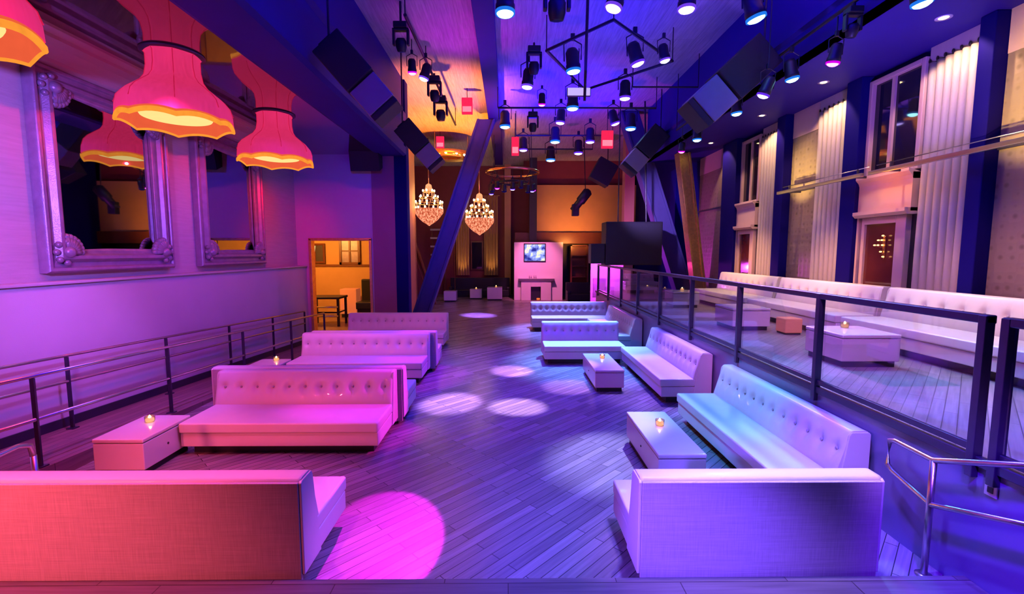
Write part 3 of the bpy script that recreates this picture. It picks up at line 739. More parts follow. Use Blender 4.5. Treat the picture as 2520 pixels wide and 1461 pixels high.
T = .25
LIGHTS = [
 ('cyan', -.04, 7.69, 6.3, .27, (0, 0), 'cyan spotlight at the top of the photo, left of the large moving head'),
 ('white', 1.61, 7.52, 6.3, .24, (0, .3), 'violet-white spotlight at the top of the photo above the diamond truss peak'),
 ('white', 2.75, 7.55, 6.3, .24, (0, 0), 'violet-white spotlight at the top, right of the diamond truss peak'),
 ('cyan', 3.98, 7.83, 6.3, .27, (0, -.3), 'cyan spotlight at the top, above the right hanging speaker'),
 ('cyan', 4.79, 5.65, 5.45, .20, (0, -.2), 'cyan spotlight at the upper right corner under the soffit'),
 ('magenta', -2.09, 10.68, 6.5, .17, (.3, 0), 'magenta spotlight at the upper left beside the left hanging speaker'),
 ('white', -1.90, 10.97, 6.48, .20, (0, .3), 'white spotlight just right of the left magenta one'),
 ('white', .47, 11.84, 6.6, .26, (0, .1), 'violet-white spotlight under the left corner of the diamond truss'),
 ('magenta', .93, 13.2, 6.6, .18, (.3, 0), 'magenta spotlight below the left corner of the diamond truss'),
 ('cyan', 1.47, 10.85, 6.6, .29, (0, -.1), 'cyan spotlight hanging on the left arm of the diamond truss'),
 ('violet', 2.79, 10.41, 6.6, .27, (0, -.3), 'violet spotlight hanging on the right arm of the diamond truss'),
 ('white', 3.31, 10.23, 6.6, .2, (0, -.2), 'small violet spotlight at the right corner of the diamond truss'),
 ('violet', 3.07, 12.67, 6.6, .27, (0, 0), 'violet spotlight on the lower right arm of the diamond truss'),
 ('cyan', 1.82, 13.56, 6.6, .30, (0, 0), 'cyan spotlight directly under the lavender panel'),
 ('cyan', -.09, 15.5, 6.6, .30, (0, 0), 'cyan spotlight at the left end of the second truss pipe'),
 ('violet', 1.63, 15.01, 6.6, .26, (0, .1), 'violet spotlight in the middle of the second truss pipe'),
 ('violet', 3.38, 15.09, 6.6, .26, (0, -.3), 'violet spotlight at the right part of the second truss pipe'),
 ('cyan', 4.02, 15.72, 6.6, .30, (0, 0), 'cyan spotlight at the right end of the second truss pipe'),
 ('cyan', 1.73, 17.56, 6.6, .32, (0, 0), 'cyan spotlight on the third truss pipe, centre of the photo'),
 ('violet', 3.01, 17.55, 6.6, .30, (0, 0), 'violet spotlight on the third truss pipe, left of a red sign'),
 ('violet', 2.88, 19.54, 6.6, .32, (0, 0), 'violet spotlight low in the rear row of stage lights'),
 ('cyan', 1.88, 21.0, 6.6, .36, (0, 0), 'lowest cyan spotlight in the rear row'),
 ('violet', .61, 18.95, 6.6, .30, (0, 0), 'violet spotlight beside the narrow red sign'),
 ('magenta', 5.0, 7.46, 5.48, .17, (.3, .1), 'magenta spotlight at the upper right above the wide dark pier'),
 ('cyan', 5.0, 8.49, 5.61, .20, (0, -.2), 'cyan spotlight on the right pipe next to the magenta one'),
 ('violet', 4.45, 8.42, 5.31, .19, (.4, .3), 'pale violet spotlight right of the right hanging speaker'),
 ('cyan', 5.0, 10.5, 5.60, .20, (0, -.1), 'cyan spotlight on the right pipe beside the lower speaker cabinet'),
 ('cyan', 5.0, 12.65, 5.54, .20, (0, 0), 'cyan spotlight on the right pipe at the far curtains'),
 ('magenta', 5.0, 13.75, 5.47, .16, (.3, 0), 'magenta spotlight at the far end of the right pipe'),
]
for k, x, y, z, s, tl, lab in LIGHTS:
    h = 7.02 if 10 < y < 14 and .3 < x < 3.5 else (6.9 if y > 14 else (6.165 if x > 4.6 else None))
    if x < 0 and y < 12: h = 7.2
    stage_light('%s' % lab, k, x, y, z, s, (tl[0]*.6, tl[1]), h)
moving_head('large dark moving head light at the top centre of the photo', .80, 8.0, 6.55, .36)
moving_head('dark moving head light on the left pipe under the white spotlight', -1.88, 12.46, 6.62, .30, hang=7.15)
moving_head('lower dark moving head light at the end of the left pipe', -1.96, 14.11, 6.60, .34, hang=7.15)
moving_head('dark moving head cluster at the left corner of the diamond truss', .62, 11.5, 6.95, .30, hang=7.5)
moving_head('dark moving head light above the left magenta spotlight', -2.24, 10.3, 6.95, .28)
moving_head('dark moving head light above the right magenta spotlight', 4.98, 7.05, 5.80, .20, hang=6.165)
moving_head('dark moving head light on the second truss pipe', .75, 14.45, 6.35, .28, hang=6.86)

def pipe(label, pts, r=.03, closed=False, hang=True, name='truss_pipe'):
    p0 = Vector(pts[0]); t = thing(name, label, 'truss', tuple(p0))
    nm = 'pipe' if hang else 'mount_pipe'
    q = [Vector(p)-p0 for p in pts]
    if closed: q.append(q[0])
    ob(nm, MB().tube(q, r, 8), M['black'], t, smooth=False)
    if hang:
        for p in q[:len(pts)]: ob('mount_rod', MB().tube([p, (p.x, p.y, CEIL-p0.z)], .012, 6), M['black'], t)
pipe('black diamond-shaped lighting truss hanging under the ceiling', [(.86, 10.83, 7.05), (2.04, 9.44, 7.05), (3.85, 11.37, 7.05), (2.13, 13.33, 7.05)], .035, True)
pipe('straight truss pipe across the hall behind the diamond truss', [(-.3, 14.45, 6.9), (4.45, 14.45, 6.9)])
pipe('third truss pipe across the hall near the red signs', [(.3, 17.85, 6.92), (3.9, 17.85, 6.92)])
pipe('rear truss pipe holding the lowest spotlights', [(.3, 20.3, 6.95), (3.6, 20.3, 6.95)])
pipe('long pipe with lights along the right bulkhead', [(5.0, 5.3, 6.2), (5.0, 14.2, 6.2)], .028)
pipe('long pipe with lights at the left, running toward the chandeliers', [(-2.0, 9.6, 7.2), (-1.9, 17.5, 7.2)], .035)
pipe('short side pipe right of the diamond truss', [(3.3, 12.8, 6.95), (5.04, 12.8, 6.95)], .022)
pipe('tall thin vertical pole crossing the diamond truss', [(1.52, 9.3, CEIL), (1.62, 10.2, 5.78)], .03, hang=False)
t = thing('light_panel', 'lavender rectangular light panel under the diamond truss', 'stage light', (1.83, 12.5, 6.62))
ob('face', MB().box(-.29, .29, -.04, -.03, 0, .19), M['ledpanel'], t); ob('case', MB().box(-.31, .31, -.03, .06, -.01, .2), M['black'], t, .01)
ob('mount_rod', MB().tube([(0, .02, .2), (0, .02, CEIL-6.62)], .012, 6), M['black'], t)
def sign(label, x, y, z, w, h):
    t = thing('red_sign', label, 'sign', (x, y, z))
    ob('case', MB().box(-w/2, w/2, 0, .12, 0, h), M['redsign'], t, .01)
    ob('light_band', MB().box(-w/2+.03, w/2-.03, -.012, 0, h*.12, h*.45), M['pinksign'], t)
    ob('mount_rod', MB().tube([(0, .06, h), (0, .06, CEIL-z)], .012, 6), M['black'], t)
sign('red glowing box sign left of the slanted brace top', -1.3, 15.41, 7.0, .34, .5)
sign('small red glowing sign above the left chandelier', -2.94, 20.83, 7.1, .34, .5)
sign('tall narrow red glowing sign right of the slanted brace', .28, 18.1, 6.25, .28, .68)
sign('red glowing box sign above the rear wall, beside the violet lights', 3.6, 17.3, 6.35, .42, .62)

# recessed downlights in the right soffit
def downlight(label, x, y):
    t = thing('downlight', label, 'downlight', (x, y, SOF))
    ob('trim_ring', MB().lathe([(.06, -.004), (.10, -.008), (.10, 0.0)], 20), M['white_plastic'], t, smooth=True)
    ob('lamp', MB().lathe([(.001, -.012), (.045, -.010), (.06, -.002)], 16), M['bulb2'], t, smooth=True)
DLS = [(6.2, 6.94, 'recessed downlight before the nearest curtain'), (6.2, 9.48, 'recessed downlight before the middle curtain'), (6.2, 11.72, 'recessed downlight before the narrow curtain'), (6.2, 14.6, 'farthest recessed downlight in the soffit')]
for x, y, lab in DLS: downlight(lab, x, y)

# ------------------------------------------------------------------ far end: chandeliers, curtains, fireplace
def chandelier(label, x, y, zc, s=1.):
    t = thing('chandelier', label, 'chandelier', (x, y, zc))
    tiers = [(.26, .62), (.42, .36), (.62, .10), (.60, -.16)]
    ob('stem', MB().tube([(0, 0, .5*s), (0, 0, CEIL-zc)], .03, 8), M['brass'], t, smooth=True)
    ob('canopy_crown', MB().lathe([(.04*s, 1.0*s), (.13*s, .94*s), (.16*s, .78*s), (.24*s, .62*s)], 20), M['crystal'], t, smooth=True)
    for r, z in tiers:
        ring = [(r*s*math.cos(2*PI*i/24), r*s*math.sin(2*PI*i/24), z*s) for i in range(24)]
        ro = ob('ring', MB().tube(ring, .018, 6, True), M['brass'], t, smooth=True)
        n = max(6, int(r*18))
        for i in range(n):
            a = 2*PI*(i+.3)/n
            ob('bulb', MB().ball((r*s*math.cos(a), r*s*math.sin(a), z*s+.06), .038*s, 8, 6, (1, 1, 1.5)), M['bulb2'], ro, smooth=True)
    def rr(a, q): return 1+.10*math.cos(12*a)
    ob('crystal_basket', MB().lathe([(.62*s, -.14*s), (.60*s, -.34*s), (.46*s, -.55*s), (.28*s, -.74*s), (.10*s, -.86*s), (.02, -.93*s)], 48, rfun=rr), M['basket'], t)
    for r, z in tiers[:3]:
        n = int(r*30)
        for i in range(n):
            a = 2*PI*i/n; q = (r*1.02*s*math.cos(a), r*1.02*s*math.sin(a))
            ob('crystal_drop', MB().lathe([(.001, -.22*s), (.02*s, -.16*s), (.012*s, -.04*s), (.001, 0)], 5, (q[0], q[1], z*s)), M['crystal'], t)
chandelier('large lit crystal chandelier at the left, left of the slanted brace', -3.66, 22, 4.75, 1.0)
chandelier('large lit crystal chandelier right of the slanted brace', -1.32, 22, 4.32, 1.0)
t = thing('bulb_cluster', 'small wall sconce with three bulbs between the two chandeliers', 'sconce', (-2.95, 26, 4.2))
for dx, dz in ((0, 0), (.1, .32), (.2, .62)): ob('bulb', MB().ball((dx, 0, dz), .07, 8, 6), M['bulb2'], t, smooth=True)
ob('arm', MB().tube([(-.02, .05, -.1), (.1, .05, .35), (.22, .05, .7)], .025, 6), M['brass'], t); ob('stand', MB().tube([(0, .05, -.1), (0, .05, -4.2)], .02, 6), M['brass'], t)

def drape(label, xa, xb, y, z0, z1):
    t = thing('drape', label, 'curtain', ((xa+xb)/2, y, z0)); w = xb-xa; n = 60
    vs = []; fs = []
    for z in (0, z1-z0):
        for i in range(n+1): vs.append(((i/n-.5)*w, .08*math.sin(PI*2*5*i/n), z))
    for i in range(n): fs.append((i, i+1, n+2+i, n+1+i))
    ob('cloth', MB().add(vs, fs), M['orange'], t, smooth=True)
    ob('rod', MB().tube([(-w/2-.1, 0, z1-z0), (w/2+.1, 0, z1-z0)], .04, 8), M['brass'], t)
    return t
drape('orange uplit drape left of the dark rear window', -3.15, -2.35, 28.7, 1.2, 6.0)
drape('orange uplit drape right of the dark rear window', -1.45, -.60, 28.7, 1.2, 6.0)
w = struct('window_5', MB().box(-2.3, -1.5, 28.85, 29, 1.5, 3.3), M['wood'], .02)
struct('pane', MB().box(-2.2, -1.6, 28.83, 28.86, 1.6, 3.2), M['darkglass'], parent=w)
t = thing('tiered_shelf', 'dim wall shelf between the left chandelier and the brace', 'shelf', (-4.2, 28.4, 2.4))
for k in range(4): ob('board', MB().box(-.45, .45, -.15, .15, k*.5, k*.5+.1), M['paint'], t)
ob('upright', MB().box(-.4, -.34, .0, .1, -2.4, 1.6).box(.34, .4, .0, .1, -2.4, 1.6), M['wood'], t)

def low_sofa(label, x0, x1, y, h=.8):
    t = thing('black_sofa', label, 'sofa', ((x0+x1)/2, y, 0)); w = (x1-x0)/2
    ob('seat', MB().box(-w, w, -.45, .3, .08, .42), M['black'], t, .03); ob('base', MB().box(-w+.05, w-.05, -.4, .4, 0, .09), M['kick'], t); ob('backrest', MB().box(-w, w, .25, .5, .08, h), M['black'], t, .03)
    ob('armrest', MB().box(-w, -w+.18, -.45, .3, .42, .6), M['black'], t, .03); ob('armrest', MB().box(w-.18, w, -.45, .3, .42, .6), M['black'], t, .03)
low_sofa('long black sofa against the rear wall under the drapes', -3.4, .1, 27.4, 1.1)
def cube_table(label, x, y, s=.72):
    t = thing('cube_table', label, 'table', (x, y, 0))
    ob('base', MB().box(-s*.44, s*.44, -s*.44, s*.44, 0, .07), M['kick'], t); ob('body', MB().box(-s/2, s/2, -s/2, s/2, .07, s*.86), M['lacquer'], t, .02)
cube_table('pink-lit white cube table beside the foot of the left brace', -3.05, 24.8, .66)
cube_table('middle pink-lit white cube table in front of the black rear sofa', -1.78, 26.1, .66)
cube_table('wider pink-lit cube table in front of the black rear sofa, left of the fireplace', -.72, 25.6, .82)
candle('candle on the middle rear cube table', -1.78, 26.1, .569)
candle('candle on the wider rear cube table', -.65, 25.6, .707)

t = thing('fireplace', 'tall pink-lit white fireplace at the far end of the hall', 'fireplace', (1.66, 25.3, 0))
ob('chimney_breast', MB().box(-1.32, 1.32, .1, .9, 0, 3.14), M['wall'], t, .01)
ob('surround', MB().box(-.95, -.42, -.1, .1, 0, 1.1).box(.12, .68, -.1, .1, 0, 1.1).box(-.42, .12, -.1, .1, .74, 1.1), M['paint'], t, .015)
ob('mantel_shelf', MB().prism([(-.24, 1.2), (.1, 1.2), (.1, 1.05), (-.12, 1.05), (-.2, 1.12)], 'x', -1.1, .85), M['paint'], t, .01)
ob('firebox', MB().box(-.42, .12, .085, .11, 0, .74), M['black'], t)
ob('ember_bed', MB().box(-.1, .08, .03, .08, .02, .12), M['fire'], t, .02)
for k in (-.5, -.4, -.25, -.15): ob('ornament', MB().lathe([(.03, 0), (.04, .05), (.015, .1), (.03, .15)], 10, (k, -.08, 1.2), cap=True), M['frame'], t, smooth=True)
t = thing('television', 'wall television showing a bright picture above the fireplace', 'television', (1.45, 25.36, 2.08))
ob('screen', MB().box(-.55, .55, -.012, 0, .06, .94), M['screen'], t); ob('bezel', MB().box(-.6, .6, 0, .03, 0, 1.0), M['black'], t, .01)
t = thing('back_bar_cabinet', 'dark open display cabinet right of the fireplace', 'cabinet', (4.0, 26.3, 0))
ob('case', MB().box(-.5, -.42, -.2, .3, 0, 3.0).box(.42, .5, -.2, .3, 0, 3.0).box(-.5, .5, .25, .3, 0, 3.0).box(-.5, .5, -.2, .3, 2.94, 3.0), M['wood'], t)
for k in range(4): ob('shelf', MB().box(-.42, .42, -.18, .25, .6+k*.6, .64+k*.6), M['wood'], t)
low_sofa('black sofa in the dark corner right of the fireplace', 3.1, 4.9, 24.6, 1.0)
t = thing('partition_panel', 'pink-lit white panel wall at the rear of the platform', 'partition', (4.3, 20.0, 0))
ob('panel', MB().box(-.75, 0, 0, .1, 0, 2.6), M['wall'], t); ob('end_post', MB().box(.08, .62, -.1, .25, 0, 2.6), M['wall'], t, .01)
ob('wainscot_panel', MB().box(-.65, -.1, -.03, 0, .7, 1.5), M['frame'], t)
struct('column', MB().box(1.2, 1.62, 26.4, 26.7, 3.14, CEIL), M['dark'], .01)
struct('column', MB().box(5.3, 5.75, 21.5, 22, 0, CEIL), M['orange'], .01)
struct('column', MB().box(-.2, .18, 28.4, 28.9, 0, CEIL), M['orange'], .01)

# stage lights at the rear ring
t = thing('ring_truss', 'circular rear truss crowded with small lamps above the right chandelier', 'truss', (.2, 21, 6.1))
ob('ring', MB().tube([(1.15*math.cos(2*PI*i/36), 1.15*math.sin(2*PI*i/36), 0) for i in range(36)], .05, 8, True), M['brass'], t, smooth=True)
ob('lower_ring', MB().tube([(.66*math.cos(2*PI*i/36), .66*math.sin(2*PI*i/36), -.45) for i in range(36)], .05, 8, True), M['black'], t, smooth=True)
for i in range(4):
    a = PI/4+PI/2*i; ob('mount_rod', MB().tube([(.66*math.cos(a), .66*math.sin(a), -.45), (1.15*math.cos(a), 1.15*math.sin(a), 0), (1.1*math.cos(a), 1.1*math.sin(a), 1.7)], .015, 6), M['black'], t)
RL = 'small lamps on the rear ring truss'
for i in range(9):
    a = PI*1.0+PI*i/8
    k = ('violet', 'off', 'magenta', 'off', 'violet', 'off', 'off', 'violet', 'magenta')[i]
    rr_ = .93
    stage_light('%s small lamp from the left on the circular rear truss' % ('first second third fourth fifth sixth seventh eighth ninth'.split()[i]), k, .2+rr_*math.cos(a), 21+rr_*math.sin(a), 5.30+.08*(i % 3)-.15, .19, (.2, 0), 6.05, RL)
t = thing('ceiling_rosette', 'gilded ceiling ring glowing above the left chandelier', 'ceiling ornament', (-2.7, 21.5, 6.9))
ob('outer_ring', MB().lathe([(1.0, 0), (1.1, -.06), (1.1, .1), (.95, .12), (.95, 0)], 40), M['gold'], t, smooth=True)
ob('inner_ring', MB().lathe([(.6, -.05), (.7, -.12), (.7, .05), (.6, .05)], 32), M['gold'], t, smooth=True)
ob('dish', MB().lathe([(.001, .1), (.6, .06), (.95, .12)], 32), M['gold'], t, smooth=True)
for i in range(5):
    a = PI*(1.15+.18*i); ob('bulb', MB().ball((.85*math.cos(a), .85*math.sin(a), -.02), .05, 8, 6), M['bulb2'], t, smooth=True)
for i in range(3):
    a = 2*PI*i/3; ob('mount_rod', MB().tube([(.9*math.cos(a), .9*math.sin(a), .1), (.9*math.cos(a), .9*math.sin(a), CEIL-6.9)], .012, 6), M['brass'], t)
t = thing('profile_spotlight', 'long black barrel spotlight hanging before the orange rear wall', 'stage light', (3.4, 22, 5.0))
R = Matrix.Rotation(math.radians(38), 3, 'Y')
mb = MB().lathe([(.001, -.6), (.17, -.6), (.17, -.1), (.22, -.05), (.22, .5), (.1, .6), (.001, .6)], 18); mb.v = [tuple(R@Vector(v)) for v in mb.v]
ob('barrel', mb, M['black'], t, smooth=True)
ob('snoot', MB().box(-.42, -.10, -.15, .15, -.72, -.18), M['black'], t, .03)
ob('mount_rod', MB().tube([(.2, 0, .3), (.1, 0, CEIL-5)], .02, 6), M['black'], t)

# bulb cluster added for a chandelier reflection in the dark doorway panel
t = thing('bulb_cluster', 'made-up cluster of orange bulbs for a chandelier reflection on the dark panel of the right doorway', 'sconce', (6.82, 8.5, 2.70))
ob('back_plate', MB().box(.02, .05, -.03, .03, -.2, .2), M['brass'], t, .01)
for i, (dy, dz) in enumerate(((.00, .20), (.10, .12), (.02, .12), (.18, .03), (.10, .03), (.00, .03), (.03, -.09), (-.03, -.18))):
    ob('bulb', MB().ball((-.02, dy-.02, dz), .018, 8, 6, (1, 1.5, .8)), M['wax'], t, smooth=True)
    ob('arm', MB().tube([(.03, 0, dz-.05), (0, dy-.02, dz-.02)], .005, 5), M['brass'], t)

# side room furniture seen through the doorway
def picture(label, x, z, w, h, y=21.33):
    t = thing('framed_picture', label, 'picture', (x, y, z))
    ob('picture_frame', sweep_frame(w, h, [(0, 0), (0, .05), (.04, .07), (.09, .04), (.09, 0)]), M['wood'], t)
    for v in t.children[0].data.vertices: v.co = (v.co.y, -v.co.x, v.co.z)
    ob('canvas', MB().box(.08, w-.08, -.02, -.01, .08, h-.08), M['dark'], t)
    return t
t = thing('framed_window', 'dark four-pane window in the yellow side room', 'window', (-7.62, 21.3, 2.05))
ob('window_frame', MB().box(-.02, .08, 0, .06, 0, 1.2).box(.82, .92, 0, .06, 0, 1.2).box(-.02, .92, 0, .06, 1.1, 1.2).box(-.02, .92, 0, .06, 0, .1).box(.41, .49, 0, .06, .1, 1.1).box(.08, .82, .01, .05, .58, .64), M['wood'], t)
ob('pane', MB().box(.08, .82, .04, .06, .1, 1.1), M['frame'], t)
picture('small dark picture left of the side room window', -8.78, 2.1, .5, .9)
t = thing('side_table', 'dark table with shiny metal rails in the side room', 'table', (-7.0, 18.3, rampz(14.7)))
zt = 1.05
ob('tabletop', MB().box(-.75, .55, -.5, .5, zt, zt+.08), M['black'], t, .01)
for dx in (-.68, .48):
    for dy in (-.42, .42): ob('leg', MB().box(dx-.04, dx+.04, dy-.04, dy+.04, 0, zt), M['black'], t)
for z in (.4, .75): ob('rail', MB().tube([(-.72, -.5, z), (.5, -.5, z)], .035, 8), M['steel'], t, smooth=True)
ob('shelf', MB().box(-.68, .48, -.42, .42, .5, .56), M['blackmirror'], t)
t = thing('red_cube_seat', 'red cube seat against the side room wall', 'stool', (-6.95, 20.6, rampz(14.7)))
ob('cover', MB().box(-.36, .36, -.3, .3, .15, 1.25), M['stool'], t, .03); ob('base', MB().box(-.32, .32, -.26, .26, 0, .15), M['kick'], t)
t = thing('armchair', 'black armchair at the right side of the doorway room', 'chair', (-5.75, 19.6, rampz(14.7)))
ob('seat', MB().box(-.5, .5, -.5, .4, .5, .8), M['black'], t, .04); ob('backrest', MB().box(-.5, .5, .3, .5, .5, 1.7), M['black'], t, .05); ob('base', MB().box(-.45, .45, -.45, .4, 0, .5), M['black'], t)
t = thing('wall_lamp', 'bright orange wall lamp at the left side of the doorway', 'lamp', (-6.75, 16.2, 2.72))
ob('shade', MB().lathe([(.10, -.12), (.13, .1)], 16, cap=True), M['bulb'], t, smooth=True); ob('stand', MB().tube([(0, 0, -.12), (0, 0, -2.72+rampz(14.7))], .02, 8), M['brass'], t)

# ------------------------------------------------------------------ light sources: fixture beams, plus added fill with no fixture
def spot(loc, tgt, power, col, deg, blend=.6, r=.08):
    d = bpy.data.lights.new('spot_lamp_or_fill', 'SPOT'); d.energy = power; d.color = col; d.spot_size = math.radians(deg); d.spot_blend = blend; d.shadow_soft_size = r
    o = bpy.data.objects.new('spot_lamp_or_fill', d); COL.objects.link(o); o.location = loc
    o.rotation_euler = (Vector(tgt)-Vector(loc)).to_track_quat('-Z', 'Y').to_euler(); return o
def point(loc, power, col, r=.15):
    d = bpy.data.lights.new('point_lamp', 'POINT'); d.energy = power; d.color = col; d.shadow_soft_size = r
    o = bpy.data.objects.new('point_lamp', d); COL.objects.link(o); o.location = loc; return o
def area(loc, tgt, power, col, sx, sy):
    d = bpy.data.lights.new('ceiling_fill', 'AREA'); d.energy = power; d.color = col; d.shape = 'RECTANGLE'; d.size = sx; d.size_y = sy
    o = bpy.data.objects.new('ceiling_fill', d); COL.objects.link(o); o.location = loc
    o.rotation_euler = (Vector(tgt)-Vector(loc)).to_track_quat('-Z', 'Y').to_euler(); return o
